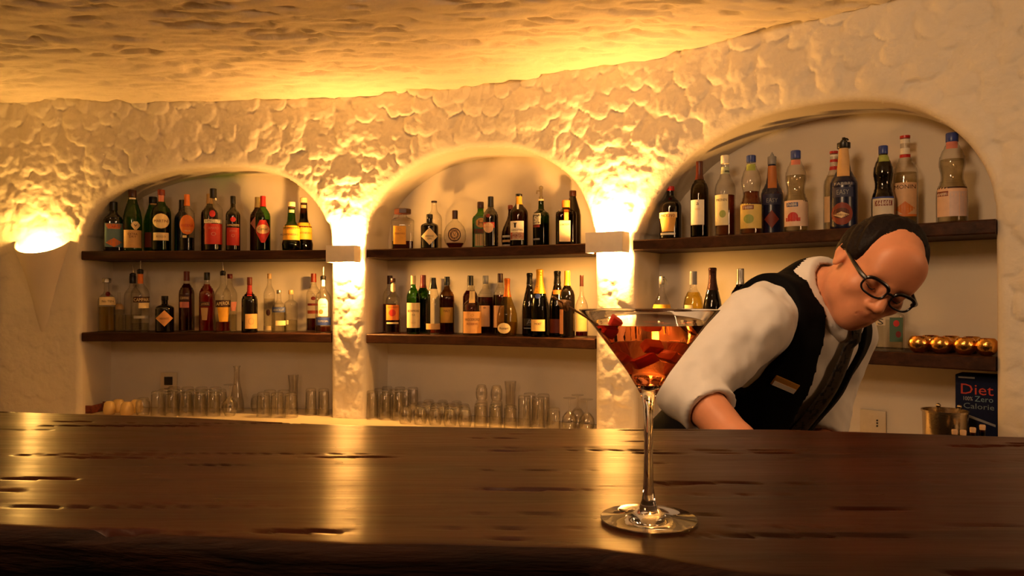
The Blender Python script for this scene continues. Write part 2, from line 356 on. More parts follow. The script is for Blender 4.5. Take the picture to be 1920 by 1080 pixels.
# back worktop and the cupboard fronts under it
def strip(name, s0, s1, t0, t1, z0, z1, m, n=60, parent=None, wob=0, bev=.004):
    ss = np.linspace(s0, s1, n); mb = MB(); vs = []; fs = []
    for i, s in enumerate(ss):
        a = wob*math.sin(i*.7)+wob*.6*math.sin(i*1.9+1)
        sec = [(t0+a+bev, z0), (t0+a, z0+bev), (t0+a, z1-bev), (t0+a+bev, z1), (t1, z1), (t1, z0)]
        for t, z in sec:
            x, y = W(s, t); vs.append((float(x), float(y), z))
    k = 6
    for i in range(n-1):
        for j in range(k): fs.append((i*k+j, i*k+(j+1) % k, (i+1)*k+(j+1) % k, (i+1)*k+j))
    fs += [tuple(range(k)), tuple((n-1)*k+j for j in range(k))[::-1]]
    return MB().add(vs, fs).build(name, m, parent, 30)
sa, sb = float(np.interp(-3.2, pts[:, 0], SS)), float(np.interp(2.3, pts[:, 0], SS))
tag(strip('back_worktop', sa, sb, -.34, ND-.01, ZWT-.04, ZWT, mat('cream_worktop', '#d8c8a8', .35, var=.08, bscale=6)), 'pale worktop running along the back wall under the niches, with glasses on it', 'worktop')
tag(strip('base_cabinet', sa, sb, -.29, -.02, 0, ZWT-.042, mat('cabinet_paint', '#8a7860', .5, var=.1, bscale=5)), 'plain low cupboard front under the pale back worktop', 'cabinet')
NICHE_EDGE = []
SHELFLAB = [('left', 'holding vermouth and bitters bottles', 'holding clear gin and red bitters bottles'), ('middle', 'holding the square amber bottle and dark liqueurs', 'holding whisky and champagne bottles'),
            ('right', 'holding the syrup bottles', 'behind the bartender, holding gold tealight balls')]
for k, o in enumerate(OUT):
    a, b = o[:, 0].min(), o[:, 0].max(); NICHE_EDGE.append((a, b))
    for q, zt in enumerate((ZUP+(.006 if k == 2 else 0), ZLO)):
        ea = .035 if q == 0 else .004
        if k == 2 and q == 0: ea = -.004
        oo = strip('wall_shelf', a+ea*.3, b-ea*.3-.002, -.012 if q == 0 else .004, ND-.012, zt-.049, zt, M_SHELF, 40, None, .0015, .005)
        tag(oo, 'dark wooden shelf across the %s arched niche, %s' % (SHELFLAB[k][0], SHELFLAB[k][1+q]), 'shelf')

# ------------------------------------------------------------------ lamps
def place(u, t, z):
    s = s_at(u, t); x, y = W(s, t); return Vector((float(x), float(y), z)), s
def wall_rot(s):
    n = np.array([np.interp(s, SS, NN[:, 0]), np.interp(s, SS, NN[:, 1])]); return math.atan2(-n[0], n[1])
def lamp_child(name, root, loc, size, power, down):
    l = bpy.data.lights.new(name, 'AREA'); l.energy = power; l.color = WARM; l.shape = 'RECTANGLE'; l.size, l.size_y = size
    o = bpy.data.objects.new(name, l); C.objects.link(o); o.parent = root; o.location = loc; o.rotation_euler = ((0 if down else math.pi)+math.radians(50 if down else 36)*(1 if down else -1), 0, 0)
M_SC = mat('sconce_white', '#e9e2d6', .6, var=.04, bscale=30)
for (u, va, vb, wpx, lab) in ((644, 461, 492, 57, 'white box wall light on the rough pillar beside the left niche'), (1139, 436, 474, 75, 'white box wall light on the pillar above the cocktail glass')):
    t = -.055; loc, s = place(u, t, 0); d = loc.y; z0, z1 = ZC+(HZ-vb)*d/F, ZC+(HZ-va)*d/F
    hw, hh, dep = wpx*d/F/2, (z1-z0)/2, .085; loc.z = (z0+z1)/2
    root = thing('wall_sconce', lab, 'wall light', loc, wall_rot(s))
    m = MB(); th = .005
    m.box((0, -dep/2+th/2, 0), (2*hw, th, 2*hh), bev=.001); m.box((-hw+th/2, 0, 0), (th, dep-2*th-.001, 2*hh)); m.box((hw-th/2, 0, 0), (th, dep-2*th-.001, 2*hh))
    m.build('box_shade', M_SC, root); MB().box((0, dep/2-.004, 0), (2*hw-.02, .006, 2*hh*.8)).build('back_plate', M_SC, root)
    MB().tube([(-hw*.6, -.012, 0), (hw*.6, -.012, 0)], .009).build('bulb', emis('bulb_glow', (1, .72, .38), 30), root)
    lamp_child('lamp_up', root, (0, .0, hh-.006), (2*hw*.8, .028), P_UP, False)
    lamp_child('lamp_down', root, (0, .0, -hh+.006), (2*hw*.8, .028), P_DOWN, True)
# plaster shell lamp on the left pier: half cone with a slanting mouth
def shell():
    loc, s = place(80, 0, 0); d = loc.y; k = d/F; H = 222*k; R0 = .160
    root = thing('plaster_sconce', 'plaster half-cone uplight growing out of the left pier', 'wall light', (loc.x, loc.y, ZC+(HZ-692)*k), wall_rot(s))
    n, m = 40, 36; V = []
    for lay in (0, 1):
        for i in range(n+1):
            a = math.pi*i/n
            for j in range(m+1):
                w = j/m if not lay else max(j/m, .6)
                r = .004+R0*(.62*w+.38*w**3)*(1 if not lay else .93)
                top = H*1.13-.105*math.sin(a)**.8
                z = top*w
                V.append((math.cos(a)*r, .03-math.sin(a)*r*.80, z))
    N1 = (n+1)*(m+1); f = gridfaces(n+1, m+1); f2 = f[:, ::-1]+N1
    rim = [(i*(m+1)+m, (i+1)*(m+1)+m, N1+(i+1)*(m+1)+m, N1+i*(m+1)+m) for i in range(n)]
    npmesh('plaster_shell', V, np.vstack([f, f2, np.array(rim)]), M_NICHE, root)
    MB().ball((0, -.035, H-.045), (.03, .03, .04), 10).build('bulb', emis('shell_bulb_glow', (1, .66, .28), 22), root)
    l = bpy.data.lights.new('shell_lamp', 'POINT'); l.energy = P_SHELL; l.color = (1, .50, .10); l.shadow_soft_size = .03
    o = bpy.data.objects.new('shell_lamp', l); C.objects.link(o); o.parent = root; o.location = (0, -.075, H+.005)
shell()


# ------------------------------------------------------------------ lettering
_TXT = {}
def text_mesh(s, bold=0.0):
    """verts (x centred on 0 and 0..1 high in z) and faces of a line of lettering"""
    k = (s, bold)
    if k not in _TXT:
        cu = bpy.data.curves.new('lettering', 'FONT'); cu.body = s; cu.size = 1; cu.resolution_u = 2; cu.offset = bold
        ob = bpy.data.objects.new('lettering', cu); C.objects.link(ob); dg = bpy.context.evaluated_depsgraph_get(); dg.update()
        me = ob.evaluated_get(dg).to_mesh(); v = np.array([w.co[:] for w in me.vertices]) if len(me.vertices) else np.zeros((0, 3))
        f = [tuple(p.vertices) for p in me.polygons]; ob.evaluated_get(dg).to_mesh_clear()
        bpy.data.objects.remove(ob); bpy.data.curves.remove(cu)
        x0, x1 = v[:, 0].min(), v[:, 0].max(); y0, y1 = v[:, 1].min(), v[:, 1].max()
        v = np.stack([(v[:, 0]-(x0+x1)/2)/(x1-x0), (v[:, 1]-y0)/(y1-y0)-.5], 1); _TXT[k] = (v, f, (x1-x0)/(y1-y0))
    return _TXT[k]

# ------------------------------------------------------------------ bottles
G = {'clear': thin('clear_glass', (.97, .96, .93), .62, 1.3), 'green': thin('green_glass', (.20, .50, .06), .4), 'dkgreen': thin('dark_green_glass', (.10, .22, .035), .35),
     'amber': thin('amber_glass', (.66, .38, .10), .45), 'brown': thin('brown_glass', (.20, .07, .018), .35), 'olive': thin('olive_glass', (.25, .17, .03), .35),
     'gold': thin('golden_glass', (.88, .74, .34), .6), 'lemon': thin('lemon_glass', (.85, .72, .18), .55),
     'black': mat('black_glass', '#0b0706', .08, coat=.3, var=.2, bscale=20), 'navy': mat('navy_sleeve', '#141a36', .25, var=.2, bscale=20)}
LQ = {'whisky': thin('whisky', (.58, .20, .04), .6), 'red': thin('red_bitter', (.62, .035, .014), .5), 'dkred': thin('dark_red_bitter', (.30, .018, .010), .45), 'orange': thin('orange_bitter', (.75, .22, .04), .6),
      'dark': thin('dark_liqueur', (.035, .008, .004), .4), 'brown': thin('brown_liqueur', (.30, .075, .018), .5), 'amber': thin('amber_liqueur', (.55, .20, .035), .6), 'water': thin('clear_spirit', (.9, .88, .80), .6),
      'yellow': thin('yellow_liqueur', (.90, .76, .24), .65), 'green': thin('green_liqueur', (.10, .20, .03), .4), 'syrup': thin('pale_syrup', (.85, .80, .66), .7)}
COL = dict(black='#0a0807', cream='#e6cf9c', white='#e9e1cf', yellow='#e0a52c', gold='#c9953a', red='#b8201a', orange='#d9772a', navy='#2a3f8a', blue='#2b3f7a', brown='#3a160c', rust='#7a2a14',
           silver='#a9a6a0', grey='#8d8f92', tan='#c9a26a', pink='#c77a6a', green='#2f6b2a', dred='#6e1410', lime='#93a34e', teal='#4f7f78')
def lm(c):
    h = COL.get(c, c); return mat('print_'+str(c).strip('#'), h, .55, var=.06, bscale=40)
def capm(c): return mat('cap_'+str(c).strip('#'), COL.get(c, c), .35, metal=.9 if c in ('silver', 'gold') else 0, var=.08, bscale=40)
# (radius fraction, height fraction)
PR = {'spirit': [(.93, 0), (1, .012), (1, .60), (.985, .645), (.90, .69), (.70, .735), (.47, .775), (.36, .82), (.33, .90), (.33, 1)],
      'shoulder': [(.93, 0), (1, .012), (1, .64), (.97, .68), (.82, .72), (.50, .755), (.36, .79), (.32, .88), (.32, 1)],
      'wine': [(.93, 0), (1, .012), (1, .60), (.97, .65), (.80, .705), (.52, .75), (.38, .79), (.34, .87), (.34, 1)],
      'champ': [(.93, 0), (1, .015), (1, .40), (.96, .48), (.82, .58), (.62, .68), (.45, .77), (.36, .86), (.33, .95), (.36, 1)],
      'cone': [(.93, 0), (1, .012), (1, .52), (.97, .58), (.82, .68), (.60, .78), (.42, .87), (.36, .92), (.36, 1)],
      'flat': [(.95, 0), (1, .012), (1, .62), (.97, .655), (.78, .70), (.50, .75), (.38, .79), (.36, .86), (.36, 1)],
      'square': [(.96, 0), (1, .012), (1, .68), (.96, .73), (.70, .77), (.42, .79), (.36, .82), (.36, 1)],
      'apoth': [(.95, 0), (1, .012), (1, .64), (.97, .685), (.80, .72), (.50, .745), (.33, .77), (.33, 1)],
      'disc': [(.50, 0), (.56, .012), (.80, .10), (.96, .22), (1, .34), (.95, .47), (.78, .59), (.50, .68), (.30, .73), (.22, .78), (.22, 1)],
      'monte': [(.86, 0), (.93, .015), (1, .13), (.97, .17), (.90, .20), (.885, .40), (.86, .47), (.60, .54), (.44, .60), (.40, .72), (.36, .90), (.36, 1)],
      'bulb': [(.80, 0), (.88, .015), (.98, .15), (1, .26), (.93, .40), (.72, .52), (.45, .64), (.29, .74), (.23, .84), (.25, 1)],
      'gourd': [(.93, 0), (.98, .012), (1, .30), (.98, .36), (.86, .42), (.73, .47), (.69, .51), (.73, .57), (.82, .63), (.84, .68), (.78, .74), (.60, .81), (.40, .87), (.36, .90), (.36, 1)],
      'monin': [(.95, 0), (1, .012), (1, .55), (.98, .60), (.88, .65), (.62, .71), (.44, .76), (.38, .82), (.36, 1)],
      'rebel': [(.95, 0), (1, .012), (1, .50), (.99, .54), (.80, .60), (.56, .66), (.46, .73), (.38, .86), (.34, .93), (.34, 1)],
      'lemon': [(.90, 0), (.97, .02), (1, .10), (1, .45), (.97, .55), (.82, .64), (.55, .71), (.35, .75), (.33, .84), (.33, 1)],
      'flip': [(.93, 0), (1, .012), (1, .42), (.96, .50), (.80, .58), (.52, .67), (.32, .75), (.27, .85), (.27, 1)],
      'short': [(.93, 0), (1, .012), (1, .56), (.97, .61), (.80, .66), (.50, .70), (.32, .74), (.29, .85), (.29, 1)],
      'slim': [(.93, 0), (1, .012), (1, .48), (.92, .54), (.66, .60), (.40, .66), (.27, .74), (.24, .88), (.24, 1)]}
def shape_row(kind, w):
    """half width fraction of a label at height fraction w (0 bottom .. 1 top)"""
    if kind == 'rect': return 1.
    if kind == 'circle': return math.sqrt(max(0, 1-(2*w-1)**2))
    if kind == 'diamond': return 1-abs(2*w-1)
    if kind == 'shield': return min(1, .25+1.6*w) if w < .6 else min(1, .45+1.5*(1-w))
    if kind == 'arch': return 1. if w < .75 else math.sqrt(max(0, 1-((w-.75)/.25)**2*.8))
    if kind == 'taper': return .68+.32*w
    return 1.
BOT = []
def bottle(label, group, k, shelf, u, vt, w, t, prof, glass, cap=None, liquid=None, labels=(), p=2., dr=1., rot=0., caph=.12, capr=1.12, pour=None, name='bottle', bands=(), inset=.9):
    zs = {'u': ZUP+(.006 if k == 2 else 0), 'l': ZLO}[shelf]
    loc, s = place(u, t, zs+.0006); d = loc.y; px = d/F; H = ZC+(HZ-vt)*px-zs; R = w*px/2
    yaw = math.atan2(-loc.x, loc.y)
    root = thing(name, label, 'bottle', loc, yaw+rot, group); BOT.append((root, R))
    body_top = 1-(.004 if cap is None else .25*caph)
    pr = [(r*R, z*H) for r, z in PR[prof]]; pr[-1] = (pr[-1][0], H*body_top)
    rs = np.array([a for a, b in pr]); zz = np.array([b for a, b in pr])
    # denser profile for a smooth outline
    zf = np.unique(np.concatenate([zz, np.linspace(zz[0], zz[-1], 26)])); rf = np.interp(zf, zz, rs)
    rf[2:-1] = (rf[1:-2]+2*rf[2:-1]+rf[3:])/4
    def pw(z): return p if p == 2 else float(np.interp(z, [zz[0], H*.70, H*.78], [p, p, 2]))
    def drz(z): return float(np.interp(z, [0, H*.66, H*.80], [dr, dr, 1]))
    MB().loft([(r, r*drz(z), z, pw(z)) for r, z in zip(rf, zf)], 32, True, True).build('glass_body', G[glass], root, 50)
    if liquid:
        lq, lev = liquid; zl = zs*0+(ZC+(HZ-lev)*px-zs); zi = np.unique(np.concatenate([[H*.025], zf[(zf > H*.03) & (zf < zl)], [zl]]))
        ri = np.interp(zi, zf, rf)*inset
        MB().loft([(r, r*drz(z), z, pw(z)) for r, z in zip(ri, zi)], 28).build('liquid', LQ[lq], root, 50)
    rn = rs[-1]
    if cap:
        z0 = H*(1-caph); rc = max(np.interp(z0, zz, rs), rn)*capr
        if cap[0] == '_':                                            # wide flat stopper
            MB().lathe([(rc*.9, z0), (rc, z0+.1*(H-z0)), (rc, H-.15*(H-z0)), (rc*.9, H)], 8).build('stopper', capm(cap[1:]), root)
        elif cap[0] == '*':                                          # champagne foil with a mushroom head
            zt0 = np.linspace(z0, H*.985, 8); rr = np.interp(zt0, zz, rs)+.0012
            q = [(r, z) for r, z in zip(rr, zt0)]; q[-3:] = [(rn*1.12, H*.955), (rn*1.18, H*.965), (rn*1.16, H*.99)]; q += [(rn*.9, H)]
            MB().lathe(q, 24).build('foil', mat('foil_'+cap[1:], COL[cap[1:]], .32, metal=.55, bump=.3, bscale=160), root)
        else:
            if caph >= .15:                                              # long capsule hugging the neck
                zc_ = np.linspace(z0, H, 10); rr = np.minimum(np.interp(zc_, zf, rf), rn*1.5)*1.05+.0012
                q = list(zip(rr, zc_)); q[-1] = (rr[-1]*.93, H); q.insert(-1, (rr[-1], H-.0025))
                MB().lathe(q, 20).build('capsule', capm(cap), root)
            else: MB().lathe([(rc*.97, z0), (rc, z0+.06*(H-z0)), (rc, H-.08*(H-z0)), (rc*.9, H)], 20).build('cap', capm(cap), root)
    if pour:
        m = MB().lathe([(rn*.95, H-.012), (rn*1.1, H-.006), (rn*1.1, H+.010), (rn*.5, H+.016)], 14)
        ob = m.build('pourer', capm('black'), root)
        MB().tube([(0, 0, H+.012), (0, 0, H+.03), (pour*.4, 0, H+.045), (pour, 0, H+.062)], [.0042, .004, .0035, .003], 8).build('spout', capm('silver' if pour > -.5 else 'black'), ob)
    def surf(x, z, off):
        r = float(np.interp(z, zf, rf)); rx, ry = r+off, r*drz(z)+off; q = min(abs(x)/rx, .995); return -ry*(1-q**pw(z))**(1/pw(z))
    for (sh, x0, x1, v0, v1, c, *tx) in labels:
        xa, xb = (x0-u)*px, (x1-u)*px; za, zb = ZC+(HZ-v1)*px-zs, ZC+(HZ-v0)*px-zs; zb = min(zb, H*.99); za = max(za, H*.02)
        nr, nc = (10, 13) if sh == 'rect' else (22, 13); mb = MB(); vs = []
        for i in range(nr+1):
            wv = i/nr; z = za+(zb-za)*wv; hwf = max(.01, shape_row(sh, wv)); r = float(np.interp(z, zf, rf))*.985
            for j in range(nc):
                a = math.sin((j/(nc-1)-.5)*math.pi) if sh == 'rect' else (2*j/(nc-1)-1)
                x = (xa+xb)/2+(xb-xa)/2*a*hwf; x = max(-r, min(r, x)); vs.append((x, surf(x, z, .0009), z))
        fs = [(i*nc+j, i*nc+j+1, (i+1)*nc+j+1, (i+1)*nc+j) for i in range(nr) for j in range(nc-1)]
        lo = mb.add(vs, fs).build('paper_label' if v1-v0 > 7 else 'label_band', lm(c), root)
        for (st, tc, cy, th, fw, *sl) in tx:                          # lettering: text, colour, centre (px), height (px), width fraction, slope
            slope = sl[0] if sl else 0
            tv, tf, asp = text_mesh(st, .0); hh = th*px; ww = min((xb-xa)*fw, hh*asp*1.6); zc = ZC+(HZ-cy)*px-zs; q = []
            for a, b in tv:
                x = (xa+xb)/2+a*ww; z = zc+b*hh+slope*a*ww; q.append((x, surf(x, z, .0016), z))
            MB().add(q, tf).build('lettering', lm(tc), lo, 0)
    return root
N1U, N1L, N2U, N2L, N3U, N3L = ('bottles on the left niche upper shelf', 'bottles on the left niche lower shelf', 'bottles on the middle niche upper shelf', 'bottles on the middle niche lower shelf', 'syrup bottles on the right niche upper shelf', 'bottles on the right niche lower shelf')
FR, BK = .085, .195
# --- left niche, upper shelf
bottle('flat black amaro bottle with an orange and blue picture label', N1U, 0, 'u', 213, 379, 34, FR, 'flat', 'black', 'black', p=3.2, dr=.6, caph=.17, labels=[
    ('rect', 198.5, 228.5, 419.5, 464, '#5f7f86'), ('taper', 198.5, 228.5, 420.5, 430, 'orange', ('CAPO', 'red', 426, 4, .6)), ('diamond', 199, 228, 447, 464, 'orange')])
bottle('green vermouth bottle with a cream label and a small crest, black cap', N1U, 0, 'u', 248.5, 357, 32, FR, 'cone', 'green', 'brown', caph=.115, capr=1.1, labels=[
    ('rect', 234, 263.5, 432.5, 465.5, 'tan', ('EXTRA', 'brown', 440, 4, .55), ('DRY', 'brown', 445, 4, .4)), ('shield', 246, 261, 416.5, 432, 'cream', ('v', 'brown', 424, 4, .4)), ('rect', 243, 254, 371.5, 374.5, 'white')])
bottle('green vermouth bottle half hidden behind the round-label vermouth, rust label', N1U, 0, 'u', 287, 369.5, 32, BK, 'cone', 'green', 'black', caph=.12, labels=[('rect', 273, 301, 437, 465, 'rust'), ('rect', 282, 293, 382, 385, 'tan')])
bottle('green vermouth bottle with a round white label, wine-red inside', N1U, 0, 'u', 302.5, 356, 34, FR, 'wine', 'green', 'rust', ('dark', 398), caph=.095, labels=[
    ('circle', 288, 316, 402, 430, 'cream', ('MARTINI', 'dred', 416, 5, .86)), ('rect', 289, 315, 437.5, 452, 'cream', ('ROSSO', 'dred', 445, 4, .6)), ('rect', 297.5, 307.5, 366, 379, 'pink')])
bottle('dark bottle with a black cap hidden behind the clear orange-label bottle', N1U, 0, 'u', 341, 375, 26, BK, 'spirit', 'navy', 'black', caph=.2)
bottle('clear bottle with an orange cap and orange shield label, dark liqueur below', N1U, 0, 'u', 350.5, 365, 27, FR, 'shoulder', 'clear', 'orange', ('dark', 446), caph=.20, labels=[
    ('circle', 338, 363.5, 404, 441, 'orange', ('AVERNA', 'red', 424, 5.5, .85), ('1868', 'cream', 434, 3, .4)), ('rect', 343, 350, 442.5, 447, 'cream')])
bottle('dark bottle with a tan cap behind the large red-label bottle', N1U, 0, 'u', 393, 364, 30, BK, 'shoulder', 'brown', 'tan', caph=.17, labels=[('diamond', 382, 400, 410, 445, 'pink')])
bottle('large clear bottle with a red label, black cap and a white paper tag', N1U, 0, 'u', 400, 354, 34, FR-.01, 'shoulder', 'clear', 'black', ('dark', 424), caph=.15, labels=[
    ('rect', 385, 415.5, 421, 459, 'red', ('AMARO', 'pink', 429, 5, .6), ('o', 'pink', 440, 7, .3)), ('circle', 393, 403.5, 396, 409, 'red'), ('rect', 384, 415, 413, 419.5, 'white', ('RAMAZZOTTI', 'brown', 416, 4.5, .92)), ('taper', 402.5, 407.5, 361, 376, 'white')])
bottle('slim dark bottle with a red label and small red disc, black cap', N1U, 0, 'u', 437, 368, 26, FR, 'shoulder', 'black', 'black', caph=.14, labels=[
    ('rect', 426, 448, 428, 461, 'red', ('AMARO', 'pink', 434, 4.5, .6), ('o', 'pink', 443, 6, .3)), ('circle', 432, 442, 408, 417.5, 'red'), ('rect', 425.5, 448.5, 421, 426, 'brown', ('RAMAZZOTTI', 'cream', 423.5, 3.6, .9))])
bottle('dark bottle with a pale capsule behind the red-capped bottle', N1U, 0, 'u', 483, 370, 27, BK, 'spirit', 'brown', 'tan', caph=.19, labels=[('diamond', 470, 487, 408, 432, 'pink')])
bottle('green bottle with a red cap and a red shield label', N1U, 0, 'u', 493, 368, 27, FR, 'spirit', 'green', 'red', ('dark', 412), caph=.19, labels=[
    ('shield', 480.5, 505.5, 414, 456, 'red'), ('circle', 481.5, 504.5, 422, 440, 'cream', ('Cynar', 'green', 431, 6, .8))])
MT = [(('rect', 524, 561.5, 424, 451, 'yellow', ('AMARO', 'rust', 430, 4, .6), ('MONTENEGRO', 'brown', 441, 3.6, .85)), ('rect', 541, 552, 388, 391.5, 'brown'), ('rect', 541.5, 551.5, 394, 399.5, 'cream')),
      (('rect', 553, 586, 418.5, 450, 'yellow', ('AMARO', 'rust', 427, 4, .6), ('MONTENEGRO', 'brown', 438, 3.6, .85)), ('rect', 564, 574, 380.5, 383.5, 'brown'), ('rect', 564.5, 574, 385, 391, 'tan'))]
bottle('potbellied bottle with a green neck, cream cap and yellow label', N1U, 0, 'u', 546.5, 379, 35, FR-.025, 'monte', 'green', 'cream', ('dark', 436), caph=.095, labels=MT[0], inset=.96)
bottle('potbellied dark-necked bottle with an orange-yellow label, behind its green-necked twin', N1U, 0, 'u', 569.5, 371, 34, BK-.01, 'monte', 'brown', 'cream', ('dark', 400), caph=.095, labels=MT[1], inset=.96)
# --- left niche, lower shelf
bottle('clear gin bottle with a round silver stopper, white label and yellowish gin', N1L, 0, 'l', 200, 522, 30, FR, 'short', 'clear', '_silver', ('yellow', 575), caph=.085, capr=1.9, labels=[('rect', 188, 215.5, 557, 572, 'cream', ('No TEN', 'brown', 565, 4, .7)), ('circle', 198, 206, 547, 556, 'dred')])
bottle('small pale clear bottle standing back beside the silver-stoppered gin', N1L, 0, 'l', 223, 548, 17, .19, 'short', 'clear', None, ('water', 590), labels=[('rect', 217, 234, 570, 580, 'tan')])
bottle('clear bottle with a black pourer behind the black-banded clear bottle', N1L, 0, 'l', 249, 517, 30, BK+.01, 'spirit', 'clear', 'black', ('water', 590), caph=.14, pour=-.004)
bottle('tall clear bottle with a gold neck, black name band and white label', N1L, 0, 'l', 263, 510, 32, FR, 'spirit', 'clear', None, ('water', 606), pour=.001, labels=[
    ('rect', 251, 279, 556.5, 567, 'brown', ('CAMPARI', 'cream', 562, 6, .92)), ('rect', 260, 278, 568, 578, 'cream'), ('rect', 258.5, 268, 514, 532, 'orange'), ('rect', 252, 276, 592, 597, 'silver')])
bottle('short black apothecary gin bottle with a peach diamond label, lower shelf', N1L, 0, 'l', 309, 555, 33, FR, 'apoth', 'black', 'black', caph=.12, labels=[('diamond', 293.5, 323, 581.5, 612, '#d79a5a', ('HENDRICKS', 'brown', 597, 3.5, .55))])
bottle('dark red bitters bottle with a small pale label and see-through neck', N1L, 0, 'l', 350, 509, 28, FR+.04, 'spirit', 'clear', 'rust', ('dkred', 532), caph=.16, labels=[('rect', 337.5, 355, 553, 564, 'brown', ('CAMPARI', 'cream', 559, 5, .85)), ('rect', 338, 354, 566, 577, 'pink')], inset=.97)
bottle('bright red bitters bottle with a black cap and slanting cream label', N1L, 0, 'l', 388, 511, 28, FR, 'spirit', 'clear', 'black', ('red', 533), caph=.13, labels=[('taper', 377.5, 390, 577, 600, 'tan'), ('rect', 376, 393, 566, 574, 'brown', ('APEROL', 'tan', 570, 4.5, .8, .12))], inset=.97)
bottle('clear aperitif bottle with a pourer, black name band and yellow tapered label', N1L, 0, 'l', 418, 513, 29, FR-.02, 'spirit', 'clear', None, ('orange', 603), pour=-.004, labels=[
    ('taper', 408, 430, 576, 603, 'yellow'), ('rect', 405, 431.5, 563, 576, 'brown', ('APEROL', 'cream', 569, 6.5, .9, .1))])
bottle('clear bottle with a pink-brown cap half hidden behind the yellow tapered label bottle', N1L, 0, 'l', 431, 514, 26, BK, 'spirit', 'clear', 'dred', ('water', 590), caph=.08, labels=[('taper', 430, 443, 566, 583, 'pink')])
bottle('dark liqueur bottle with a red neck capsule and square cream label', N1L, 0, 'l', 468, 520, 29, FR-.02, 'short', 'black', 'rust', caph=.14, labels=[('rect', 460, 481.5, 588.5, 616, '#e2b573', ('O', 'tan', 602, 14, .5)), ('rect', 463.5, 472, 535, 555, 'red')])
bottle('tall slim clear bottle with a small bottom label behind the blue-banded vodka', N1L, 0, 'l', 505, 513, 21, BK-.03, 'spirit', 'clear', 'tan', ('water', 560), caph=.09, labels=[('rect', 494, 508, 611, 619, 'cream'), ('circle', 499, 507, 580, 592, 'brown')])
bottle('stubby clear vodka bottle with a silver cap and blue name band', N1L, 0, 'l', 523, 544, 27, FR, 'short', 'clear', 'silver', ('water', 575), caph=.085, labels=[('rect', 511, 534, 576, 585.5, 'blue', ('ABSOLUT', 'silver', 581, 4.5, .85)), ('rect', 517, 535, 601, 610, 'cream')])
bottle('stubby plain clear bottle with a cork-coloured cap', N1L, 0, 'l', 545.5, 544, 25, BK-.03, 'apoth', 'clear', 'tan', ('water', 600), caph=.1, p=3, labels=[('rect', 537, 541, 600, 608, 'cream')])
bottle('clear bottle with a brown cap and red-brown liquor behind the white-label pourer bottle', N1L, 0, 'l', 588, 513, 27, BK, 'spirit', 'clear', 'rust', ('brown', 597), caph=.15, labels=[('circle', 583, 592, 556, 563, 'dred'), ('rect', 577, 597, 569, 573, 'dred'), ('rect', 577, 597, 582, 588, 'rust')])
bottle('clear tequila bottle with a steel pourer, white label and navy band', N1L, 0, 'l', 606, 522, 29, FR-.03, 'spirit', 'clear', None, ('amber', 612), pour=.001, labels=[
    ('arch', 596.5, 614.5, 560, 593, 'white', ('JOSE', 'teal', 571, 3.5, .6), ('CUERVO', 'teal', 576, 3, .75)), ('circle', 598, 606, 580, 589, 'orange'), ('rect', 592.5, 620, 595, 609.5, 'navy', ('ESPECIAL', 'silver', 602, 3.6, .7)), ('rect', 603.5, 609, 525, 537, 'white')])
# --- middle niche, upper shelf
bottle('square clear amaretto bottle with a wide brown stopper and gold label', N2U, 1, 'u', 755, 392, 43, FR, 'square', 'clear', '_brown', ('brown', 453), caph=.13, capr=2.15, p=4.5, dr=.8, labels=[
    ('rect', 738, 761, 425.5, 459.5, 'yellow', ('o', 'gold', 432, 5, .3), ('DISARONNO', 'rust', 439.5, 3.4, .85))])
bottle('clear bottle with a dark flat cap behind the black diamond-label gin', N2U, 1, 'u', 814, 377, 30, BK, 'spirit', 'clear', 'brown', ('water', 440), caph=.035)
bottle('black apothecary gin bottle with a cream diamond label, upper shelf', N2U, 1, 'u', 805.5, 402, 33, FR, 'apoth', 'black', 'black', caph=.13, labels=[('diamond', 790, 820.5, 428, 460.5, 'cream', ('HENDRICKS', 'brown', 444, 3.6, .5), ('GIN', 'brown', 449, 3, .25))])
bottle('round disc-shaped brandy bottle with a dark medallion label', N2U, 1, 'u', 853, 395, 42, FR, 'disc', 'clear', 'brown', ('brown', 456), caph=.22, capr=1.2, dr=.55, labels=[
    ('circle', 840, 864, 428, 454, 'brown'), ('circle', 842, 862, 430, 452, 'tan'), ('circle', 844, 860, 432, 450, 'brown'), ('circle', 847, 857, 435.5, 446.5, 'tan', ('V', 'brown', 441, 7, .5))])
bottle('square green herbal liqueur bottle with an emblem and red band label', N2U, 1, 'u', 901, 379, 31, BK-.02, 'flat', 'green', 'brown', ('dark', 420), caph=.14, p=4, dr=.75, labels=[
    ('rect', 889, 914, 407, 464, '#3f6a38'), ('circle', 892, 912, 410, 428, 'gold', ('H', 'brown', 419, 9, .5)), ('rect', 889, 914, 430, 439, 'red'), ('rect', 891, 913, 440, 462, 'tan')])
bottle('dark cream-liqueur bottle with an oval red and gold label', N2U, 1, 'u', 920, 369, 28, FR-.02, 'wine', 'black', 'black', caph=.2, capr=1.05, labels=[
    ('circle', 907, 925, 418, 438, '#c9a58a'), ('rect', 906, 927, 418, 428, 'red', ('BAILEYS', 'cream', 423, 5, .85)), ('circle', 911, 919, 402.5, 409.5, 'rust')])
bottle('dark red squat bottle with a tall neck behind the wine with the yellow neck band', N2U, 1, 'u', 957, 385, 34, BK, 'bulb', 'brown', 'rust', ('dkred', 440), caph=.10, labels=[('rect', 942, 958, 442.5, 446.5, 'silver'), ('rect', 942, 958, 451, 455, 'tan'), ('rect', 942, 958, 459.5, 462.5, 'silver')])
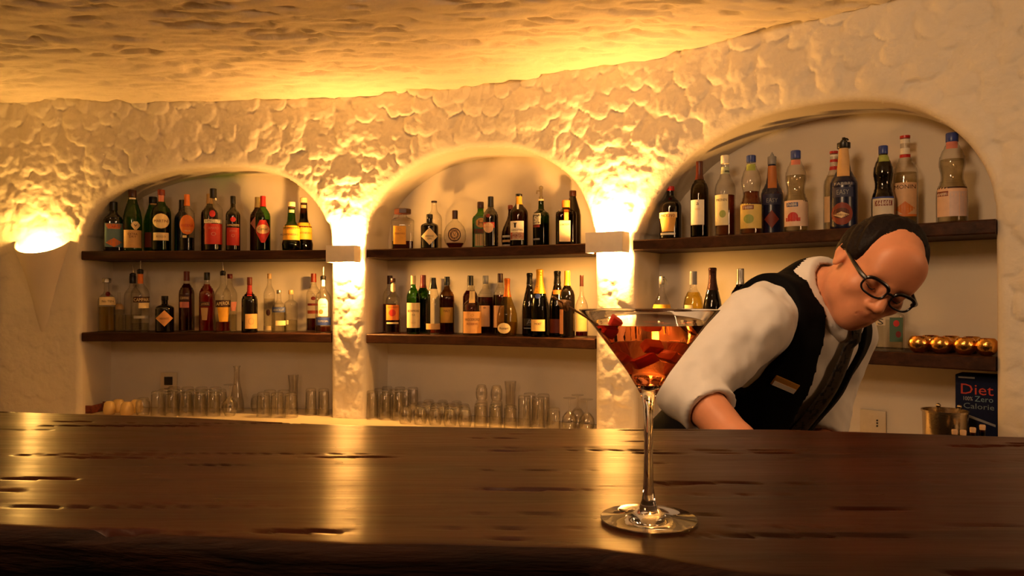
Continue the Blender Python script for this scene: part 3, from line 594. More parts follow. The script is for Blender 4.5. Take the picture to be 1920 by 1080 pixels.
bottle('brown fortified-wine bottle with a yellow neck band and a cloaked figure label', N2U, 1, 'u', 973, 364, 34, FR, 'spirit', 'brown', 'black', ('dark', 425), caph=.05, labels=[
    ('rect', 957, 982, 416, 451, 'white', ('SANDEMAN', 'brown', 432.5, 4, .85)), ('rect', 957, 982, 437, 450, 'red', ('PORTO', 'dred', 443, 5, .6)), ('taper', 963.5, 968, 419.5, 428.5, 'black'), ('rect', 962.5, 969, 419.3, 420.6, 'black'), ('rect', 968, 980, 366, 384, 'yellow'), ('taper', 968.5, 973, 384, 394, 'white')])
bottle('large dark green pastis bottle with a black 51 panel and pale spigot', N2U, 1, 'u', 1014.5, 374, 31, FR+.02, 'shoulder', 'dkgreen', 'cream', ('green', 420), caph=.035, labels=[
    ('rect', 1000, 1013.5, 401.5, 422, 'white'), ('rect', 1000, 1012, 403, 421, 'black', ('51', 'white', 412, 11, .85)), ('rect', 1000, 1012, 423, 427.5, 'dred'), ('rect', 1000, 1012, 448, 451, 'grey')])
bottle('dark tall bottle with a brown cap behind the square orange-neck liqueur', N2U, 1, 'u', 1074, 358, 31, BK, 'cone', 'black', 'brown', caph=.10)
bottle('square brown orange-liqueur bottle with an orange neck and pale label', N2U, 1, 'u', 1061, 376, 38, FR, 'square', 'brown', 'orange', ('brown', 408), caph=.16, capr=1.05, p=4, labels=[
    ('rect', 1047, 1067.5, 415.5, 454.5, '#dcc6a8', ('COINTREAU', 'brown', 423, 3.8, .85, .08)), ('rect', 1056, 1064, 394, 415, 'orange')], rot=.1)

# --- middle niche, lower shelf
bottle('clear whisky bottle with a brown cap behind the red-rose bourbon', N2L, 1, 'l', 731, 517, 27, BK, 'spirit', 'clear', 'brown', ('whisky', 570), caph=.15)
bottle('clear bourbon bottle with an orange label bearing a red rose', N2L, 1, 'l', 737, 522, 28, FR, 'short', 'clear', 'brown', ('whisky', 598), caph=.07, labels=[
    ('rect', 724.5, 748, 572, 600, 'orange', ('FOUR ROSES', 'dred', 576, 3, .8)), ('circle', 729, 742, 580, 593, 'red'), ('rect', 725, 747, 604, 607, 'cream'), ('circle', 731.5, 743, 531, 548, 'cream')])
bottle('bright green whisky bottle with a tall cream label and white capsule', N2L, 1, 'l', 775, 517, 25, FR, 'spirit', 'green', 'cream', ('green', 585), caph=.15, labels=[('rect', 763, 787.5, 568, 614.5, 'cream', ('BOWMORE', 'brown', 583, 4, .85), ('12', 'brown', 590, 3, .2), ('ISLAY', 'tan', 605, 3, .4))])
bottle('dark green bottle standing behind the bright green whisky bottle', N2L, 1, 'l', 793.5, 516, 27, BK, 'spirit', 'dkgreen', 'dred', ('green', 560), caph=.22)
bottle('clear bottle with a black cap and a low cream label', N2L, 1, 'l', 812, 521, 27, FR, 'cone', 'clear', 'black', ('amber', 612), caph=.20, labels=[('rect', 799, 825, 606.5, 617.5, '#e2b573')])
bottle('amber whisky bottle with a black cap and yellowed label', N2L, 1, 'l', 838, 519, 28, FR+.075, 'spirit', 'amber', 'black', ('whisky', 555), caph=.15, labels=[('rect', 826, 849, 576.5, 605, 'gold', ('MALT', 'brown', 583, 4, .5))])
bottle('dark red bottle with a long black capsule behind the big orange-label bottle', N2L, 1, 'l', 882, 517, 29, BK, 'wine', 'clear', 'black', ('dkred', 545), caph=.17, inset=.96)
bottle('squat bottle with a large orange-cream label and pale neck strip', N2L, 1, 'l', 885.5, 536, 34, FR-.03, 'short', 'clear', None, ('brown', 583), labels=[
    ('rect', 868.5, 902.5, 584, 624.5, '#dca565', ('WOODFORD', 'brown', 599, 5, .8), ('RESERVE', 'rust', 607, 4, .6), ('o', 'gold', 591, 5, .2)), ('rect', 879.5, 890.5, 546, 568, '#d8c090')])
bottle('clear bottle of red liquor with a pale label, behind the big orange-label bottle', N2L, 1, 'l', 910.5, 517, 29, FR+.09, 'spirit', 'clear', 'grey', ('dkred', 557), caph=.14, labels=[('rect', 899, 918, 573, 612, '#d8a880', ('*', 'brown', 577, 4, .3))], inset=.97)
bottle('clear bottle of reddish whisky with a pale label behind the golden bulb bottle', N2L, 1, 'l', 938, 513, 27, FR+.10, 'spirit', 'clear', 'brown', ('brown', 553), caph=.15, labels=[('rect', 925, 945, 573, 614, '#d2a070')], inset=.97)
bottle('bulb-shaped golden sparkling wine bottle with copper foil and round label', N2L, 1, 'l', 951, 522, 39, FR-.035, 'bulb', 'gold', '*orange', ('yellow', 604), caph=.32, labels=[('circle', 933, 957, 605, 625, 'cream', ('Ruinart', 'brown', 615, 4, .7))])
bottle('black sparkling wine bottle with a faint dark label beside the gold-foil champagne', N2L, 1, 'l', 993, 512, 28, FR+.05, 'champ', 'black', '*black', caph=.18, labels=[('rect', 982, 1003, 597, 611, '#2a2620', ('A', 'grey', 603, 9, .5)), ('rect', 982, 1003, 614, 616, 'grey'), ('rect', 989.5, 997, 529, 533, 'silver')])
bottle('dark champagne bottle with bright gold foil and a square cream label', N2L, 1, 'l', 1012, 505, 33, FR-.03, 'champ', 'dkgreen', '*yellow', ('dark', 560), caph=.36, labels=[('rect', 996, 1021.5, 599, 620.5, '#e8c27a', ('MOET', 'brown', 607, 4, .5)), ('circle', 1003, 1014, 551, 560, 'navy'), ('rect', 1006, 1009, 516, 547, 'brown')], inset=.97)
bottle('black champagne bottle with an orange neck ring behind the yellow-capsule bottle', N2L, 1, 'l', 1045, 508, 32, FR+.08, 'champ', 'black', '*black', caph=.2, labels=[('rect', 1031, 1050, 598, 624, 'rust'), ('rect', 1037, 1056, 544, 552, 'orange')])
bottle('dark wine bottle with a tall yellow capsule', N2L, 1, 'l', 1063.5, 508, 29, FR-.035, 'wine', 'black', 'yellow', caph=.22, capr=1.05, labels=[('rect', 1059, 1070, 529.5, 534, 'white'), ('rect', 1049.5, 1056, 580, 626, '#c9885a')])
bottle('slender clear bottle with a long neck and cream label, at the shelf end', N2L, 1, 'l', 1090.5, 516, 24, FR+.01, 'slim', 'clear', 'brown', ('dkred', 622), caph=.18, capr=1.25, labels=[('rect', 1081, 1100, 588, 620, '#e0bb78', ('VODKA', 'tan', 598, 4, .6))])
# --- right niche, upper shelf
bottle('round-shouldered dark bottle with a red cap and orange beer-glass label', N3U, 2, 'u', 1257, 350, 41, FR, 'spirit', 'black', 'red', caph=.085, labels=[('taper', 1237, 1268, 404, 436, '#c9963f'), ('rect', 1236.5, 1269, 400, 410, 'cream', ('NOCINO', 'brown', 406, 6, .75)), ('rect', 1239, 1266, 438, 442, 'white')])
bottle('olive wine bottle with a white label and dark red-brown capsule', N3U, 2, 'u', 1311.5, 303, 33, FR, 'wine', 'olive', '#4a1a10', ('dark', 425), caph=.24, capr=1.08, labels=[('rect', 1296, 1320, 376.5, 423, 'white', ('a', 'brown', 384, 5, .2), ('VINO', 'tan', 394, 4, .4)), ('rect', 1305.5, 1317, 303.5, 318, 'tan')])
bottle('clear syrup bottle with a white cap, lemon label and low amber syrup', N3U, 2, 'u', 1359.5, 292, 38, FR, 'monin', 'clear', 'white', ('amber', 367), caph=.1, labels=[('rect', 1341.5, 1365, 367, 424, '#dcd3a8', ('MONIN', 'brown', 377, 5, .8)), ('circle', 1349, 1361, 396, 410, 'lime'), ('rect', 1351, 1368, 314, 327, '#b9c2a0'), ('rect', 1351, 1368, 321, 326, 'black')])
FB = lambda x0, x1, a, b, c, frt, bc: [('rect', x0, x1, a, b, c), ('rect', x0+4, x0+24, a+4, a+12, bc, ('FABBRI', 'white', a+8, 5, .8)), ('circle', x0+6, x0+24, b-26, b-9, frt), ('rect', x0, x1, a, a+2.4, 'brown')]
bottle('gourd-shaped syrup bottle with a navy cap, amber syrup and yellow label', N3U, 2, 'u', 1408.5, 292, 43, FR, 'gourd', 'clear', 'navy', ('amber', 360), caph=.085, labels=FB(1389, 1427, 383, 430, '#d8bf6a', 'lime', 'dred')+[('rect', 1400, 1416, 309, 322, 'lime')])
bottle('navy sleeved syrup bottle with an orange neck and grey spout cap', N3U, 2, 'u', 1447.5, 294, 40, BK-.015, 'rebel', 'navy', 'grey', caph=.1, labels=[('rect', 1431, 1464, 366, 386, '#252a4a', ('EASY', 'grey', 378, 8, .6)), ('diamond', 1434, 1460, 396, 430, 'rust'), ('rect', 1440, 1456, 312, 355, '#b5713a')])
bottle('gourd-shaped clear syrup bottle with a pale red-fruit label and navy cap', N3U, 2, 'u', 1492, 283, 45, FR, 'gourd', 'clear', 'navy', ('syrup', 330), caph=.1, labels=FB(1472, 1513, 378, 426, '#dcc0a8', 'red', 'blue')[:3]+[('rect', 1475, 1500, 410, 417, 'red'), ('rect', 1472, 1513, 378, 380.4, 'brown'), ('rect', 1484, 1500, 301, 311, 'pink')])
bottle('clear syrup bottle with red and white neck stripes behind the coconut bottle', N3U, 2, 'u', 1563.5, 284, 37, BK, 'monin', 'clear', 'red', ('syrup', 330), caph=.03, labels=[('rect', 1555.5, 1572, 300, 305, 'red'), ('rect', 1555.5, 1572, 291, 294, 'white'), ('rect', 1555.5, 1572, 313, 320, 'red'), ('rect', 1547, 1570, 370, 418, '#d8b78a')])
bottle('dark navy syrup bottle showing a coconut, pale neck and black pump cap', N3U, 2, 'u', 1582, 268, 48, FR-.02, 'rebel', 'navy', 'black', caph=.065, capr=1.45, labels=[
    ('rect', 1562, 1600, 345, 350, '#252a4a', ('FABBRI', 'silver', 347.5, 5, .8)), ('rect', 1563, 1598, 354, 372, '#23284a', ('EASY', 'grey', 363, 9, .6)), ('circle', 1561, 1597, 382, 424, 'rust'), ('circle', 1563, 1592, 392, 412, 'brown'), ('diamond', 1564, 1592, 399, 411, 'cream'), ('rect', 1570.5, 1592, 279, 333, 'tan')])
bottle('gourd-shaped dark syrup bottle with a white mint label and navy cap', N3U, 2, 'u', 1656, 274, 41, FR, 'gourd', 'black', 'navy', caph=.1, labels=[('rect', 1638, 1674, 371, 420, '#c9c2b4'), ('rect', 1642, 1671, 378, 388, 'dred', ('FABBRI', 'white', 383, 6, .8)), ('diamond', 1643, 1669, 404, 414, 'green'), ('rect', 1638, 1674, 371, 374, 'navy'), ('rect', 1648.5, 1666, 292, 305, 'lime')])
bottle('tall clear almond-syrup bottle with red and white neck stripes and MONIN lettering', N3U, 2, 'u', 1697, 255, 44, BK-.02, 'monin', 'clear', 'red', ('syrup', 325), caph=.03, labels=[
    ('rect', 1677.5, 1716, 345, 404, '#dcb287', ('MONIN', 'brown', 353, 7.5, .92)), ('diamond', 1680, 1714, 380, 407, 'orange'), ('rect', 1677.5, 1716, 404, 408, 'orange'), ('rect', 1688, 1706, 262, 270, 'white'), ('rect', 1688, 1706, 279, 290, 'white'), ('rect', 1688, 1706, 291, 297, 'red')])
bottle('gourd-shaped clear syrup bottle with a pale label, last on the upper shelf', N3U, 2, 'u', 1785, 250, 53, FR+.02, 'gourd', 'clear', 'navy', ('syrup', 300), caph=.1, labels=[
    ('rect', 1761, 1809, 353, 408, '#dcb79a'), ('rect', 1781, 1809, 362, 408, '#cbb4b0'), ('rect', 1761, 1779, 361, 370, 'rust', ('FABBRI', 'white', 366, 5, .8)), ('rect', 1761, 1809, 353, 356, 'brown'), ('rect', 1775.5, 1794, 267, 281, 'pink')])
# --- right niche, lower shelf
bottle('clear swing-top bottle with a yellow label seen past the cocktail glass', N3L, 2, 'l', 1241, 519, 36, FR, 'flip', 'clear', 'silver', ('yellow', 575), caph=.12, labels=[('rect', 1222, 1259, 571, 590, 'yellow', ('GIN', 'brown', 583, 8, .5))])
bottle('round-bellied yellow lemon liqueur bottle with a grey capsule', N3L, 2, 'l', 1300, 509, 37, FR, 'lemon', 'clear', 'grey', ('yellow', 548), caph=.19, labels=[('rect', 1284, 1299, 572, 579, 'cream')], inset=.97)
bottle('dark sparkling wine bottle next to the yellow lemon liqueur', N3L, 2, 'l', 1336, 502, 36, FR, 'champ', 'black', '*brown', caph=.3)
bottle('dark wine bottle with a silver-white capsule by the bartender shoulder', N3L, 2, 'l', 1388, 504, 36, FR, 'wine', 'black', 'silver', caph=.21, capr=1.08)
bottle('dark bottle with a dented silver cap just showing above the bartender back', N3L, 2, 'l', 1457, 513, 38, FR, 'spirit', 'black', 'silver', caph=.09)
bottle('square clear gin bottle with sideways lettering and a green and red picture', N3L, 2, 'l', 1668, 560, 50, FR-.01, 'apoth', 'clear', 'white', ('water', 600), caph=.12, capr=1.1, p=4, dr=.8, labels=[('rect', 1668, 1690, 595, 640, '#3f5c46'), ('circle', 1674, 1684, 600, 612, 'red'), ('circle', 1678, 1687, 620, 632, 'dred'), ('rect', 1645, 1661, 596, 610, '#c8b79a', ('S', 'black', 603, 11, .6))])
# extra fittings on three bottles
def find(txt): return [o for o in C.objects if o.get('label', '').startswith(txt)][0]
r = find('large dark green pastis'); zt = max(v.co.z for c in r.children if c.name.startswith('glass_body') for v in c.data.vertices)
MB().lathe([(.009, zt), (.011, zt+.01), (.007, zt+.02), (.007, zt+.05), (.011, zt+.056), (.010, zt+.066), (.004, zt+.07)], 14).tube([(-.007, 0, zt+.045), (-.02, 0, zt+.045), (-.022, 0, zt+.03)], .004, 8).build('spigot', thin('spigot_plastic', (.9, .85, .7), .5), r)
r = find('clear swing-top'); zt = max(v.co.z for c in r.children if c.name.startswith('cap') for v in c.data.vertices)
MB().tube([(.004, -.012, zt-.008), (.016, -.013, zt-.012), (.024, -.011, zt-.03), (.027, -.010, zt-.038)], .0035, 8).tube([(-.010, -.008, zt-.05), (-.012, -.006, zt-.01), (0, -.003, zt+.003), (.010, -.006, zt-.01), (.010, -.008, zt-.05)], .0018, 6).build('swing_clasp', capm('silver'), r)
r = find('dark navy syrup'); zt = max(v.co.z for c in r.children if c.name.startswith('cap') for v in c.data.vertices)
MB().lathe([(.013, zt), (.013, zt+.006), (.007, zt+.012), (.006, zt+.02)], 14).tube([(0, 0, zt+.016), (.012, 0, zt+.014), (.016, 0, zt+.008)], .0035, 8).build('pump_cap', capm('black'), r)
r = find('navy sleeved'); zt = max(v.co.z for c in r.children if c.name.startswith('cap') for v in c.data.vertices)
MB().lathe([(.010, zt), (.008, zt+.006), (.003, zt+.016), (.001, zt+.02)], 12).build('spout_tip', capm('grey'), r)

# ------------------------------------------------------------------ tumblers and other glasses on the worktop
M_GL = thin('drinking_glass', (.97, .96, .94), .74, 2.0, .04)
def glass_mesh(kind):
    if kind == 'tumbler':   outer = [(.0365, 0), (.0372, .004), (.0345, .118), (.032, .130), (.027, .135)]; inner = [(.0345, .0), (.0325, .112), (.029, .118)]
    elif kind == 'rocks':   outer = [(.031, 0), (.037, .022), (.0385, .045), (.036, .072), (.028, .092), (.022, .097)]; inner = [(.029, 0), (.035, .022), (.0365, .045), (.034, .07), (.022, .086)]
    elif kind == 'highball': outer = [(.0335, 0), (.0342, .004), (.031, .150), (.028, .158), (.024, .160)]; inner = [(.0318, 0), (.029, .138), (.026, .143)]
    elif kind == 'tall':    outer = [(.028, 0), (.029, .004), (.026, .06), (.025, .15), (.031, .205), (.030, .206)]; inner = [(.024, .012), (.0235, .15), (.0295, .206)]
    elif kind == 'goblet':  outer = [(.026, 0), (.0385, .03), (.041, .05), (.037, .075), (.02, .098), (.0055, .108), (.004, .12), (.004, .158), (.008, .166), (.033, .170), (.033, .1725)]; inner = [(.0245, 0), (.037, .03), (.0395, .05), (.0355, .074), (.019, .095)]
    elif kind == 'carafe':  outer = [(.036, 0), (.038, .005), (.037, .05), (.027, .11), (.016, .16), (.0135, .20), (.0155, .235), (.020, .246)]; inner = [(.034, .008), (.035, .05), (.025, .11), (.0145, .16), (.012, .20), (.014, .235), (.0185, .246)]
    up = kind in ('tall', 'carafe')
    m = MB().lathe(outer, 22, top=(kind not in ('tall', 'carafe')), bottom=up)
    m.lathe(inner, 22, top=not up, bottom=up)
    me = bpy.data.meshes.new('glass_'+kind); me.from_pydata(m.v, [], m.f); me.update(); me.materials.append(M_GL)
    me.polygons.foreach_set('use_smooth', [True]*len(me.polygons)); me.set_sharp_from_angle(angle=math.radians(50)); return me
GM = {k: glass_mesh(k) for k in ('tumbler', 'rocks', 'highball', 'tall', 'goblet', 'carafe')}
NAMES = dict(tumbler='tumbler', rocks='rocks_glass', highball='highball_glass', tall='tall_glass', goblet='wine_glass', carafe='carafe')
def glass(kind, u, t, label, group, z=0, sc=1.0):
    loc, s = place(u, t, ZWT+.0008+z); o = bpy.data.objects.new(NAMES[kind], GM[kind]); C.objects.link(o); o.location = loc
    o.scale = (sc, sc, sc)
    return tag(o, label, 'carafe' if kind == 'carafe' else 'glass', group)
ORD = ['first', 'second', 'third', 'fourth', 'fifth', 'sixth', 'seventh']
def row(kind, us, t, what, where, group, sc=1.0, z=0):
    for q, u in enumerate(us): glass(kind, u, t, (ORD[q]+' '+what+', '+where) if len(us) > 1 else what+', '+where, group, z, sc)
A = 'glasses clustered in the left niche'
glass('rocks', 268, .0, 'rounded short upturned glass at the end of the cluster, beside the pale cups', A)
row('tumbler', (296, 322, 348, 374, 400), -.01, 'clear tumbler from the pale cups', 'front row below the light switch', A)
row('tumbler', (309, 335, 361, 387, 413), .085, 'clear tumbler from the pale cups', 'middle row below the light switch', A)
row('tumbler', (326, 352, 378, 404), .18, 'clear tumbler from the pale cups', 'back row below the light switch', A)
glass('goblet', 431, .0, 'upturned stemmed glass beside the thin-necked carafe', A, sc=1.0)
glass('carafe', 444, .13, 'thin-necked clear glass carafe between two groups of glasses', A, sc=1.06)
B = 'tumblers near the carafe'
row('tumbler', (494, 520, 546), -.02, 'upturned tumbler from the carafe', 'front row of the small group', B)
row('tumbler', (506, 532), .075, 'upturned tumbler from the carafe', 'second row of the small group', B)
glass('rocks', 483, .17, 'rounded glass standing back of the tumblers next to the carafe', B)
glass('tall', 550, .19, 'tall flared beer glass standing behind the small group of tumblers', B)
glass('highball', 583, .07, 'straight upturned highball glass, next to last before the rough pillar', 'highball glasses by the pillar', sc=.92)
glass('highball', 607, .07, 'straight upturned highball glass closest to the rough pillar', 'highball glasses by the pillar', sc=.92)
D = 'tumblers beside the pillar in the middle niche'
row('highball', (698, 722, 746), .02, 'straight glass from the pillar', 'front row in the middle niche', D, .95)
row('highball', (712, 736, 760), .115, 'straight glass from the pillar', 'second row in the middle niche', D, .95)
row('highball', (726, 750, 774), .205, 'straight glass from the pillar', 'back row in the middle niche', D, .95)
E = 'short rounded glasses in the middle niche'
row('rocks', (760, 788, 816, 844, 872), -.06, 'short rounded glass', 'frontmost row of the middle niche', E, .92)
row('rocks', (774, 801, 828, 855), .02, 'short rounded glass', 'second row of the middle niche', E, .92)
row('rocks', (792, 818, 844, 870), .105, 'short rounded glass', 'third row of the middle niche', E, .92)
row('rocks', (804, 830, 856), .195, 'short rounded glass', 'row nearest the back of the middle niche', E, .92)
Fg = 'tumblers under the stacked pair'
row('tumbler', (901, 929, 957), -.04, 'straight tumbler under the stacked pair', 'front row', Fg, .9)
row('tumbler', (903, 931), .065, 'straight tumbler carrying a stacked glass', 'second row', Fg, .9)
row('rocks', (903, 931), .065, 'rounded glass stacked on top of a tumbler', 'middle niche', 'stacked glasses', .8, .1225)
glass('tall', 957, .18, 'tall flared glass rising behind the stacked pair', Fg, sc=1.02)
Gg = 'tall glasses in the middle niche'
row('highball', (983, 1009), .05, 'tall straight glass after the stacked pair', 'front row', Gg)
row('highball', (993, 1019), .145, 'tall straight glass after the stacked pair', 'back row', Gg)
glass('tumbler', 1038, -.03, 'lone low tumbler between the tall glasses and the wine glasses', Gg, sc=.9)
Hg = 'wine glasses in the middle niche'
row('goblet', (1068, 1100), .05, 'upturned wine glass beside the lit pillar', 'front row', Hg, .94); glass('goblet', 1083, .17, 'upturned wine glass behind the other two by the lit pillar', Hg, sc=.94)
row('rocks', (1238, 1266), .10, 'short glass on the worktop', 'behind the stem of the cocktail glass', 'glasses behind the cocktail glass', .9)
# pale cups, wooden tray, carton, bucket, switch and socket plates
M_CUP = mat('cream_china', '#d8b878', .3, var=.05, bscale=20)
for i, (u, t, sc) in enumerate(((205, .02, .85), (222, .10, 1.0), (238, .0, .95), (256, .09, 1.0))):
    loc, s = place(u, t, ZWT+.0008)
    o = MB().lathe([(.030*sc, 0), (.036*sc, .008), (.037*sc, .03), (.030*sc, .062), (.018*sc, .072), (.016*sc, .070), (.012*sc, .071)], 24).build('china_cup', M_CUP); o.location = loc
    tag(o, ['small upturned cream china cup nearest the wooden tray', 'upturned cream cup in the back row, second from the tray', 'upturned cream cup in the front row before the glasses', 'upturned cream cup next to the rounded short glass'][i], 'cup', 'cream cups in the left niche')
loc, s = place(172, .12, ZWT+.001)
t = thing('wooden_tray', 'low reddish wooden tray in the corner of the left niche', 'tray', loc, wall_rot(s))
MR = wood('tray_wood', '#5a2413', '#8a3f20', .45, 3)
MB().box((0, 0, .006), (.10, .16, .012), bev=.002).build('tray_base', MR, t)
for sx in (-1, 1): MB().box((sx*.052, 0, .022), (.008, .168, .044), bev=.002).build('side_panel', MR, t)
for sy in (-1, 1): MB().box((0, sy*.078, .022), (.094, .008, .044), bev=.002).build('end_panel', MR, t)
M_PL = mat('plate_plastic', '#cfc0a4', .4, var=.03)
def plate(u, v, wpx, name, label):
    loc, s = place(u, ND-.012, 0); k = loc.y/F; loc.z = ZC+(HZ-v)*k; t = thing(name, label, 'switch' if 'switch' in name else 'socket', loc, wall_rot(s)); w = wpx*k
    MB().box((0, 0, 0), (w, .009, w), bev=.002).build('cover_plate', M_PL, t); return t, w
t, w = plate(317, 714, 31, 'light_switch', 'square pale wall switch with a black centre above the glass cluster')
MB().box((-.001, -.006, 0), (w*.5, .006, w*.5), bev=.001).build('rocker', mat('switch_black', '#080606', .3), t)
t, w = plate(1637, 792, 46, 'power_socket', 'pale triple-hole wall socket low behind the bartender arm')
for q in (-1, 0, 1): MB().lathe([(.0032, 0), (.0032, .004)], 12, M=Matrix.Translation((w*.18, -.0045, q*.011)) @ Matrix.Rotation(math.pi/2, 4, 'X')).build('pin_hole', mat('switch_black', '#080606', .3), t)
# carton with lettering
wx, dx_ = .128, .10; sj = NICHE_EDGE[2][1]-.012-wx/2; tq = .10; X, Y = W(sj, tq+dx_/2); loc = Vector((float(X), float(Y), ZWT+.001)); k = W(sj, tq)[1]/F; hx = ZC+(HZ-704)*k-ZWT
t = thing('drink_carton', 'dark navy drink carton with red Diet lettering at the niche corner', 'carton', loc, wall_rot(sj))
MB().box((0, 0, hx/2), (wx, dx_, hx), bev=.003).build('carton_box', mat('carton_navy', '#121a38', .75, spec=.15, var=.1), t)
def flat_text(st, x, z, h, w, c, y, slope=0):
    tv, tf, asp = text_mesh(st); MB().add([(x+(a+.5)*w, y, z+b*h+slope*(a+.5)*w) for a, b in tv], tf).build('lettering', lm(c), t, 0)
fx = -wx/2; y0 = -dx_/2-.0012
flat_text('Diet', fx+.018, hx-.050, .036, .098, '#c23a28', y0); flat_text('100%', fx+.026, hx-.083, .014, .028, '#a8a8ac', y0)
flat_text('Zero', fx+.060, hx-.082, .019, .055, '#6f8f9c', y0); flat_text('Calorie', fx+.026, hx-.108, .019, .092, '#6f8088', y0)
MB().box((fx+.035, y0, hx-.010), (.05, .001, .006)).build('label_band', lm('grey'), t)
MB().add([(fx+.018, y0, hx-.132), (fx+.122, y0, hx-.166), (fx+.122, y0, hx-.174), (fx+.018, y0, hx-.142)], [(0, 1, 2, 3)]).build('label_band', lm('grey'), t, 0)
loc, s = place(1772, .0, ZWT+.001); k = loc.y/F; hb = ZC+(HZ-769)*k-ZWT; rb = 39*k
M_ST = mat('brushed_steel', '#c9b89a', .22, metal=1, bump=.05, bscale=120)
b = thing('ice_bucket', 'brushed steel wine bucket on the worktop by the navy carton', 'bucket', loc)
MB().lathe([(rb*.86, 0), (rb*.9, .004), (rb*.98, hb*.97), (rb*1.03, hb*.975), (rb*1.03, hb), (rb*.96, hb), (rb*.93, hb*.9), (rb*.84, .01)], 48, top=True).build('bucket_body', M_ST, b)
for q, (dx, dy) in enumerate(((-.006, .02), (.022, -.01))):
    MB().tube([(dx, dy, .02), (dx*1.5, dy, hb*.7), (dx*2, dy, hb+.012)], .006, 10).ball((dx*2, dy, hb+.012), .008, 8).build('bar_spoon', M_ST, None).location = loc
for o in [o for o in C.objects if o.name.startswith('bar_spoon')]: tag(o, 'steel bar spoon standing in the wine bucket, '+('farther one' if o.name == 'bar_spoon' else 'nearer one'), 'spoon', 'spoons in the bucket')
CK = ['cork-topped small bottle nearest the steel bucket', 'cork-topped small bottle between bucket and carton', 'pale-corked small bottle, tallest in front of the carton', 'cork-topped small bottle tucked at the pillar edge']
for i, (u, v, t0) in enumerate(((1790, 806, -.13), (1806, 807, -.16), (1842, 797, -.05), (1824, 802, -.09))):
    loc, s = place(u, t0, ZWT+.001); k = loc.y/F; h = ZC+(HZ-v)*k-ZWT
    r = thing('bitters_bottle', CK[i], 'bottle', loc, 0, 'small corked bottles')
    MB().lathe([(.019, 0), (.021, .004), (.021, h*.62), (.014, h*.74), (.0085, h*.82), (.0085, h*.93)], 18).build('glass_body', G['brown'], r)
    MB().lathe([(.0075, h*.90), (.0085, h*.93), (.0095, h*.985), (.008, h)], 14).build('cork', lm('#d8b48a'), r)
# gold tealight balls
M_GOLD = mat('mercury_gold', '#f0b45c', .2, metal=1, bump=.25, bscale=90)
def gold_ball(u, t, lab):
    loc, s = place(u, t, ZLO+.0008); R = .0355; pr = []
    for j in range(17):
        a = -math.pi*.5+.42+(math.pi-.42-.75)*j/16; pr.append((R*math.cos(a), R*math.sin(a)))
    z0 = pr[0][1]; pr = [(r, z-z0) for r, z in pr]; pr += [(pr[-1][0]-.002, pr[-1][1]-.0005)]
    o = MB().lathe(pr+[(R*.9, R*.9), (R*.5, .006)], 32, top=True, bottom=True).build('tealight_holder', M_GOLD, None, 50); o.location = loc
    tag(o, lab, 'candle holder', 'gold tealight balls')
for i, u in enumerate((1723, 1764, 1809, 1850)): gold_ball(u, .05+.0*i, ['gold mercury-glass tealight ball nearest the bartender, front row', 'second gold tealight ball of the front row from the bartender', 'third gold tealight ball of the front row from the bartender', 'gold tealight ball of the front row touching the niche side'][i])
for i, u in enumerate((1745, 1783, 1822)): gold_ball(u, .145, ['gold tealight ball in the back row, nearest the gin bottle', 'middle gold tealight ball of the back row', 'gold tealight ball in the back row, nearest the niche side'][i])

# ------------------------------------------------------------------ the cocktail
M_CRY = refr('crystal_glass', (.98, .97, .95), 1.48); M_DRINK = refr('cocktail', (1.0, .31, .10), 1.34)
gx, gy, gz = (1216-960)/1400*.643, .643, ZC-.1923
root = thing('cocktail_glass', 'large martini glass with a red-orange fruit cocktail, standing on the bar', 'glass', (gx, gy, gz))
kk = .643/1400
zr = .1805
vz = lambda v: (979-v)*kk
prof_o = [(.0002, .0004), (.0400, .0004), (.0414, .0010), (.0412, .0018), (.036, .0022), (.022, .0036), (.0125, .0062), (.0080, .0105), (.0055, .018), (.0043, .030), (.0037, .055), (.0039, .085), (.0046, .098), (.0062, .106), (.0095, .1125), (.0185, .1275), (.0335, .148), (.048, .1672), (.0592, zr-.0008)]
prof_i = [(.0597, zr), (.0594, zr+.0003), (.0586, zr-.0006), (.0470, .1676), (.0325, .1488), (.0175, .1290), (.0085, .1155), (.0002, .1125)]
MB().lathe(prof_o+prof_i, 96, top=False, bottom=False).build('glass_body', M_CRY, root, 60)
zl = vz(612.5); ri = np.interp(zl, [.1125, .1155, .1290, .1488, .1676, zr], [.0002, .0085, .0175, .0325, .0470, .0586])
lq = [(.0002, .1126), (.0083, .11555)]+[(np.interp(z, [.1155, .1290, .1488, .1676, zr], [.0085, .0175, .0325, .0470, .0586])+.0003, z) for z in np.linspace(.118, zl, 14)]
MB().lathe(lq+[(ri*.7, zl), (.0002, zl)], 96, top=False, bottom=False).build('drink', M_DRINK, root, 40)
M_FR = mat('fruit_flesh', '#d8301f', .35, var=.25, bscale=60); M_FR2 = mat('fruit_pale', '#f07a4a', .35, var=.2, bscale=60)
FRU = [((-.030, -.006, .1665), (.011, .009, .012), (.3, .5, .2), M_FR, 'red fruit cube poking above the drink by the rim'),
       ((-.004, -.006, .1408), (.020, .008, .010), (.1, -.55, .2), M_FR, 'deep red fruit slice lying aslant low in the drink'),
       ((-.018, .004, .1437), (.012, .012, .011), (.6, .2, .9), M_FR2, 'pale orange fruit cube left of the deep red slice'),
       ((-.030, .012, .156), (.010, .010, .012), (.2, .7, .4), M_FR, 'red fruit cube just under the surface at the stick side'),
       ((.014, .008, .147), (.013, .011, .010), (.4, .3, 1.2), M_FR2, 'pale fruit cube on the bartender side of the drink'),
       ((.004, .010, .1575), (.011, .012, .010), (.9, .1, .3), M_FR2, 'orange fruit cube floating at the back of the drink')]
